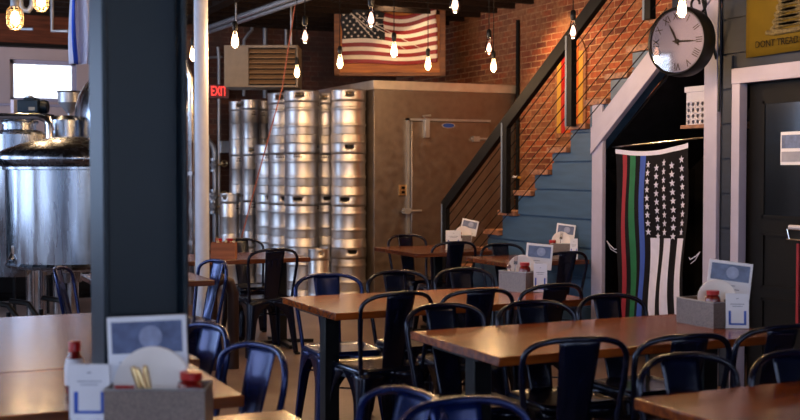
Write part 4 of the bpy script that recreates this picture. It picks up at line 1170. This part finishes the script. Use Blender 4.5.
def chair(px, py, face, label, dark=1, D=None, XY=None, tw=0):
    """back top at the photo pixel; face in degrees: direction the sitter looks (0 = +Y)"""
    b = at(px, py, Z=.848) if XY is None else Vector((XY[0], XY[1], 0))
    a_ = math.radians(face + tw); tw = 0; fd = Vector((-math.sin(a_), math.cos(a_), 0))
    loc = (b.x + fd.x * .265, b.y + fd.y * .265, 0)
    src = (BASE_D if dark else BASE)
    k = 1 if dark else 0
    if first[k]:
        first[k] = False; src.location = loc; src.rotation_euler = (0, 0, a_ + math.radians(tw)); src['label'] = label; t = src
    else: t = dup(src, loc, a_ + math.radians(tw), label)
    t['group'] = 'metal cafe chairs'
    return t
# near side of table B (backs to us)
chair(580, 336, 0, 'navy chair, back to us, at the near side of the flag-side table, left one', 1, tw=-12)
chair(690, 333, 0, 'navy metal chair with its back to us below the right-hand wire caddy', 1, tw=-6)
chair(783, 324, 0, 'navy metal chair cut by the right edge, pushed to the caddy table', 1, tw=2)
# far side of table B
chair(441, 303, 180, 'dark metal chair behind the left corner of the caddy table', 1, tw=4)
chair(532, 300, 180, 'dark metal chair behind the middle of the caddy table', 1, tw=-2)
chair(607, 293.5, 180, 'dark metal chair behind the caddy table in front of the white post', 1, tw=2)
# far side of table C
chair(680, 353, 180, 'navy metal chair facing us behind the bottom right table, left one', 1, tw=2)
chair(792, 350, 180, 'navy metal chair facing us behind the bottom right table, cut by the right edge', 1, tw=-3)
# table A near side
chair(401, 291, 0, 'navy metal chair with its back to us at the left of the middle table', 1, tw=4)
chair(481, 288, 0, 'dark metal chair with its back to us at the middle of the middle table', 1, tw=-4)
chair(556, 283, 0, 'dark metal chair with its back to us behind the small wire caddy', 1, tw=3)
# table A far side
chair(326.5, 273, 180, 'navy metal chair facing us at the far left corner of the middle table', 0, tw=-3)
chair(395, 270, 180, 'dark metal chair facing us behind the centre of the middle table', 1, tw=2)
chair(461, 267.5, 180, 'dark metal chair facing us at the far right of the middle table', 1)
# left tables
chair(262, 343, 90, 'bright navy metal chair seen from the side at the end of the pale-lit table', 0, tw=16)
chair(211, 323, 90, 'bright navy metal chair seen from the side just right of the dark column', 0, tw=14)
chair(58, 266, -90, 'navy metal chair beside the brew kettle at the far left', 0, tw=-22)
chair(218, 259, 90, 'small navy metal chair at the end of the square table near the white pipe', 0, tw=12)
# table G
chair(272, 251.5, 0, 'dark metal chair with its back to us in front of the keg stacks', 1, XY=(2.83, 8.39), tw=3)
chair(240, 238, 180, 'dark metal chair on the far side of the table with the wooden caddy', 1, tw=6)
# table H / I
chair(405, 234, 180, 'dark metal chair facing us in front of the cooler door', 1, tw=4)
chair(456, 241, 0, 'dark metal chair with its back to us at the table by the stair foot', 1, tw=-4)
chair(500, 243, 180, 'dark metal chair on the far side of the table against the siding', 1)
chair(568, 251, 0, 'dark metal chair with its back to us at the table against the siding', 1, tw=2)
# front
chair(414, 389, 90, 'bright navy metal chair cut by the bottom edge, seen from the side', 0, tw=10)
chair(458, 394, 180, 'blurred metal chair closest to the camera at the bottom edge', 0, XY=(1.40, 2.665), tw=3)

# ---- table-top things --------------------------------------------------------
def make_caddy(w, d, h, label, mat='mesh', name='wire_caddy'):
    t = thing(name, label, 'caddy')
    b_ = MB()
    b_.box((-w/2, -d/2, 0), (w/2, d/2, .003))
    for a, c in (((-w/2, -d/2), (w/2, -d/2 + .003)), ((-w/2, d/2 - .003), (w/2, d/2)), ((-w/2, -d/2 + .003), (-w/2 + .003, d/2 - .003)), ((w/2 - .003, -d/2 + .003), (w/2, d/2 - .003))):
        b_.box((a[0], a[1], .003), (c[0], c[1], h))
    b_.build('basket', parent=t, mat=mat, smooth=0)
    MB().tube([(-w/2, -d/2, h), (w/2, -d/2, h), (w/2, d/2, h), (-w/2, d/2, h)], .003, 6, closed=True).build('rim', parent=t, mat='galv' if mat == 'mesh' else mat)
    MB().box((-w/2 + .004, -.002, .003), (w/2 - .004, .002, h * .85)).build('divider', parent=t, mat=mat, smooth=0)
    return t
def make_menu(w, h, label, z0=.11):
    t = thing('menu_sign', label, 'sign')
    MB().box((-w/2, -.004, z0), (w/2, .004, z0 + h)).build('panel', parent=t, mat='white', bevel=.002)
    MB().box((-w*.3, -.0025, 0), (w*.3, .0025, z0)).build('stand', parent=t, mat='white', smooth=0)
    MB().m('photo_ink').box((-w/2 + .012, -.0055, z0 + h * .46), (w/2 - .012, -.0042, z0 + h - .014)).build('picture', parent=t, smooth=0)
    MB().m('photo_mid').lathe([(0, 0), (h * .17, 0), (h * .17, .001), (0, .001)], 20, (.01, -.0056, z0 + h * .69), axis=Vector((0, -1, 0))).build('round_emblem', parent=t)
    ln = MB()
    for k in range(3): ln.box((-w/2 + .03, -.0052, z0 + h * (.12 + k * .1)), (w/2 - .03 - .02 * (k % 3), -.0042, z0 + h * (.12 + k * .1) + .004))
    ln.build('print_lines', parent=t, mat='grey_ink', smooth=0)
    return t
def make_card(label, w=.1, h=.16):
    t = thing('table_card', label, 'card')
    MB().box((-w/2, -.003, 0), (w/2, .003, h)).build('card', parent=t, mat='white', bevel=.001)
    b_ = MB(); 
    b_.box((-w*.38, -.0042, h*.12), (-w*.28, -.0031, h*.5)).box((w*.28, -.0042, h*.12), (w*.38, -.0031, h*.5)).box((-w*.38, -.0042, h*.1), (w*.38, -.0031, h*.15))
    b_.build('blue_bracket', parent=t, mat='blue_ink', smooth=0)
    g_ = MB(); g_.box((-w*.3, -.0042, h*.68), (w*.3, -.0031, h*.7)).box((-w*.22, -.0042, h*.62), (w*.22, -.0031, h*.64)).box((-w*.05, -.0042, h*.84), (w*.05, -.0031, h*.86))
    g_.build('print_lines', parent=t, mat='grey_ink', smooth=0)
    MB().box((-w/2, -.001, 0), (w/2, .05, .003)).build('foot', parent=t, mat='white', smooth=0)
    return t
def make_plate(label, r=.085):
    t = thing('plate', label, 'plate')
    tm = MB(); ax = Vector((0, -1, .18)).normalized()
    for k in range(3): tm.lathe([(0, 0), (r*.62, .001), (r*.7, .006), (r*.95, .011), (r, .012), (r*.99, .0135), (r*.7, .0085), (r*.6, .004), (0, .003)], 36, Vector((0, .004 * k, r)), axis=ax)
    tm.build('plate_disc', parent=t, mat='plate')
    return t
def make_bottle(label, squat=False):
    t = thing('ketchup_bottle', label, 'bottle')
    if squat:
        MB().lathe([(0, 0), (.03, 0), (.034, .01), (.034, .07), (.03, .082), (.022, .09), (0, .09)], 20).build('bottle_body', parent=t, mat='red_dk')
        MB().lathe([(.0345, .012), (.0352, .013), (.0352, .055), (.0345, .056)], 20, skip=lambda i, k: False).build('label_band', parent=t, mat='white')
        MB().lathe([(0, .09), (.028, .09), (.028, .108), (0, .11)], 20).build('cap', parent=t, mat='red')
    else:
        MB().lathe([(0, 0), (.026, 0), (.03, .01), (.031, .09), (.024, .115), (.013, .135), (0, .136)], 20).build('bottle_body', parent=t, mat='red_dk')
        MB().lathe([(.0313, .03), (.032, .031), (.0322, .088), (.031, .092), (.026, .112)], 20, skip=lambda i, k: False).build('label_band', parent=t, mat='white')
        MB().lathe([(0, .134), (.019, .134), (.019, .16), (.016, .165), (0, .166)], 18).build('cap', parent=t, mat='red')
    return t
def make_fork(label, mat='silver', L_=.19):
    t = thing('fork', label, 'cutlery')
    m_ = MB(); m_.tube([(0, 0, 0), (0, .002, L_ * .65), (0, .004, L_ * .72)], [.004, .0028, .004], 8)
    m_.cbox((0, .004, L_ * .76), (.022, .003, L_ * .1))
    for k in range(4): m_.tube([((k - 1.5) * .0058, .004, L_ * .8), ((k - 1.5) * .006, .0, L_)], .0016, 5)
    m_.build('fork_body', parent=t, mat=mat); return t
def setT(t, base, rz, off, tilt=(0, 0)):
    """place a thing at a local offset from the caddy's base"""
    c_, s_ = math.cos(rz), math.sin(rz)
    t.location = (base[0] + c_ * off[0] - s_ * off[1], base[1] + s_ * off[0] + c_ * off[1], base[2] + off[2])
    return t
def rot(t, rx, ry, rz): t.rotation_euler = (rx, ry, rz); return t

TZ = .7505
def spot_on(px, py): 
    p = at(px, py, Z=.75); return Vector((p.x, p.y, TZ))
# --- right caddy on table B (long side along Y)
bb = Vector((3.425, 4.085, TZ)); rzB = -PI / 2
setT(rot(make_caddy(.255, .13, .115, 'wire mesh caddy with plates and ketchup on the table in front of the striped flag'), 0, 0, rzB), bb, 0, (0, 0, 0))
FC = -YAW - .22       # facing the camera roughly
FB = FC - .35
b_ = Vector((3.49, 4.05, TZ))
rot(make_menu(.195, .165, 'tilted white menu sign with a blue-grey picture behind the caddy by the black door'), math.radians(-8), math.radians(7), -YAW - .15).location = (3.515, 4.065, TZ + .012)
rot(make_plate('white plate standing upright behind the ketchup in the right-hand wire caddy', .085), 0, 0, -YAW - .2).location = (3.465, 4.06, TZ + .035)
rot(make_bottle('wide dark red ketchup bottle with a white label in the right-hand wire caddy', True), 0, 0, 0).location = (3.40, 4.01, TZ + .055)
pB = spot_on(736, 330)
rot(make_card('white card with a blue bracket right of the wire caddy by the black door', .1, .155), math.radians(-4), 0, -YAW - .1).location = (3.462, 3.92, TZ + .001)
# --- caddy on table A
rzA = -PI / 2 + .35
ba = Vector((3.40, 5.69, TZ))
setT(rot(make_caddy(.2, .12, .115, 'wire mesh caddy with cutlery at the right end of the middle table'), 0, 0, rzA), ba, 0, (0, 0, 0))
rot(make_menu(.155, .15, 'white menu sign with a blue-grey picture above the middle table caddy'), math.radians(-6), math.radians(5), -YAW - .1).location = (3.525, 5.70, TZ + .01)
rot(make_plate('white plate standing upright in the middle table caddy', .085), 0, 0, -YAW - .1).location = (3.44, 5.72, TZ + .035)
rot(make_bottle('small red ketchup bottle in the middle table caddy', True), 0, 0, 0).location = (3.41, 5.64, TZ + .06)
rot(make_fork('steel fork leaning left in the middle table caddy'), .1, math.radians(-22), -YAW).location = (3.385, 5.67, TZ + .01)
rot(make_fork('steel fork standing upright in the middle table caddy'), .05, math.radians(4), -YAW).location = (3.37, 5.695, TZ + .02)
rot(make_card('white table card with a blue bracket beside the middle table caddy', .078, .165), math.radians(-3), 0, -YAW - .3).location = (3.465, 5.56, TZ + .001)
# --- H
bh = spot_on(463, 249)
bh = Vector((4.78, 9.0, TZ))
rot(make_caddy(.16, .13, .12, 'wire caddy on the small table by the stair foot'), 0, 0, -.3).location = bh
rot(make_menu(.15, .14, 'tilted white menu sign on the table by the stair foot'), math.radians(-10), math.radians(12), -YAW - .1).location = bh + Vector((.05, .02, .012))
rot(make_plate('white plate in the caddy by the stair foot', .075), 0, 0, -YAW).location = bh + Vector((.015, -.012, .05))
rot(make_bottle('dark ketchup bottle in the caddy by the stair foot', True), 0, 0, 0).location = bh + Vector((-.045, -.035, .04))
rot(make_card('blank white card standing left of the caddy by the stair foot', .135, .17), 0, 0, -YAW + .1).location = bh + Vector((-.13, -.1, 0))
# --- I
bi = Vector((4.97, 7.68, TZ))
rot(make_caddy(.16, .13, .12, 'wire caddy against the blue siding beside the white post'), 0, 0, -.5).location = bi
rot(make_menu(.15, .15, 'white menu sign leaning against the blue siding'), math.radians(-9), math.radians(7), -YAW - .2).location = bi + Vector((.04, .03, .012))
rot(make_plate('white plate in the caddy against the blue siding', .075), 0, 0, -YAW - .2).location = bi + Vector((.01, .0, .06))
rot(make_bottle('dark red bottle in the caddy against the blue siding', True), 0, 0, 0).location = bi + Vector((-.045, .04, .035))
rot(make_fork('steel fork in the caddy against the blue siding'), .1, math.radians(8), -YAW).location = bi + Vector((-.03, -.02, .02))
rot(make_card('small pale card in front of the siding-side caddy', .06, .16), 0, 0, -YAW - .2).location = bi + Vector((.05, -.12, .001))
# --- G wooden caddy
bg = spot_on(224, 259); bg = Vector((bg.x, 8.78, TZ))
p = at(224, 250, Y=8.78)
rot(make_caddy(.19, .12, .125, 'wooden condiment box on the dark table in front of the slim kegs', 'caddy_wood', 'wooden_caddy'), 0, 0, -YAW).location = (p.x, 8.78, TZ)
for k in range(2):
    rot(make_bottle('small dark bottle in the wooden condiment box, %s of two' % ('left', 'right')[k], True), 0, 0, 0).location = (p.x + (k - .5) * .085 * math.cos(YAW), 8.78 - (k - .5) * .085 * math.sin(YAW) + .0, TZ + .05)
for k in range(3):
    rot(make_fork('fork sticking out of the wooden condiment box, %s of three' % ('left', 'middle', 'right')[k], 'brass', .17), 0, math.radians(-14 + 14 * k), -YAW).location = (p.x - .03 + k * .03, 8.74 - .01 * k, TZ + .01)
# --- near caddy on table N
pn_ = at(159, 431, Z=.75)
bn = Vector((pn_.x, min(pn_.y, 3.02), TZ))
rzN = -YAW
rot(make_caddy(.265, .13, .125, 'large wire mesh caddy in the left foreground, out of focus'), 0, 0, rzN).location = bn
f_ = Vector((math.cos(rzN), math.sin(rzN), 0)); g_ = Vector((-math.sin(rzN), math.cos(rzN), 0))
rot(make_menu(.216, .185, 'large white menu sign with a blue-grey picture in front of the dark column'), math.radians(-3), math.radians(-2.5), rzN).location = bn + f_ * -.035 + g_ * .05 + Vector((0, 0, .008))
rot(make_plate('large white plate standing upright in the foreground caddy', .105), 0, 0, rzN).location = bn + f_ * -.024 + g_ * .032 + Vector((0, 0, .012))
bo_ = make_bottle('wide red capped ketchup bottle in the foreground caddy', True); bo_.scale = (1.05, 1.05, 1.05); rot(bo_, 0, math.radians(3), 0).location = bn + f_ * .082 + g_ * -.016 + Vector((0, 0, .05))
def make_handle(label):
    t = thing('butter_knife', label, 'cutlery')
    MB().tube([(0, 0, 0), (0, 0, .06), (0, 0, .1), (0, .0, .16), (0, 0, .178), (0, 0, .182)], [.0035, .0035, .0045, .0085, .0075, .002], 10).build('handle', parent=t, mat='brass')  # brass colour paints the gold light on the cutlery handle
    MB().cbox((0, 0, .004), (.014, .002, .008)).build('blade_tip', parent=t, mat='silver', smooth=0)
    return t
for k, (o_, ti, gg) in enumerate(((-.012, -16, -.03), (.006, -11, -.038), (.014, -22, -.022))):
    rot(make_handle('gold-lit cutlery handle sticking out of the foreground caddy, %s of three' % ('left', 'middle', 'right-hand')[k]), math.radians(3), math.radians(ti), rzN).location = bn + f_ * o_ + g_ * gg + Vector((0, 0, .008))
tag(MB().cbox(bn + f_ * -.085 + g_ * -.035 + Vector((0, 0, .085)), (.05, .006, .09), Matrix.Rotation(rzN, 3, 'Z')).build('sauce_packet', mat='red', world=True), 'red sauce packet at the left inside the foreground caddy', 'packet')
pc = at(90, 424, D=3.02)
rot(make_card('white table card with a blue bracket in the left foreground', .108, .146), 0, 0, rzN).location = (pc.x, min(pc.y, 3.09), TZ + .037)
MB().box((-.05, -.02, -.036), (.05, .02, 0)).build('holder', parent=bpy.data.objects[[o.name for o in C.objects if o.name.startswith('table_card')][-1]], mat='white', bevel=.003)
pk = at(75, 380, D=3.55)
rot(make_bottle('ketchup bottle with a red cap on the pale-lit table left of the column'), 0, 0, 0).location = (pk.x, pk.y, TZ)

# unseen spotlight over the stairs, added above the top edge to light the brick
tl = thing('added_spotlight', 'unseen ceiling spotlight added over the stairs to light the brick', 'lamp', (6.1, 10.7, ZC - .18))
MB().lathe([(0, .08), (.05, .08), (.06, -.06), (.055, -.06), (.045, .07), (0, .07)], 20).build('lamp_head', parent=tl, mat='black_metal')
MB().lathe([(0, .0), (.048, .0), (.048, .006), (0, .006)], 20).build('diffuser', parent=tl, mat='lamp_face')
MB().tube([(0, 0, .08), (0, 0, .18)], .012).build('stem', parent=tl, mat='black_metal')
spot('added_spot', (6.1, 10.7, ZC - .25), (6.9, 10.4, 2.1), 85, (1, .6, .28), 100)

# ================================================================= WORLD, CAMERA, RENDER LOOK
w = bpy.data.worlds.new('World'); bpy.context.scene.world = w; w.use_nodes = True
bg_ = w.node_tree.nodes['Background']; bg_.inputs[0].default_value = (.8, .88, 1, 1); bg_.inputs[1].default_value = 2.5
cam = bpy.data.cameras.new('Camera'); co = bpy.data.objects.new('Camera', cam); C.objects.link(co)
co.location = EYE; co.rotation_euler = (PI / 2 - PITCH, 0, -YAW)
cam.sensor_width = 36; cam.lens = F / 800 * 36; cam.clip_start = .05
cam.dof.use_dof = True; cam.dof.focus_distance = 7.5; cam.dof.aperture_fstop = 3.2
sc_ = bpy.context.scene; sc_.camera = co
sc_.view_settings.view_transform = 'Standard'; sc_.view_settings.look = 'None'; sc_.view_settings.gamma = 1
sc_.view_settings.exposure = 0.25
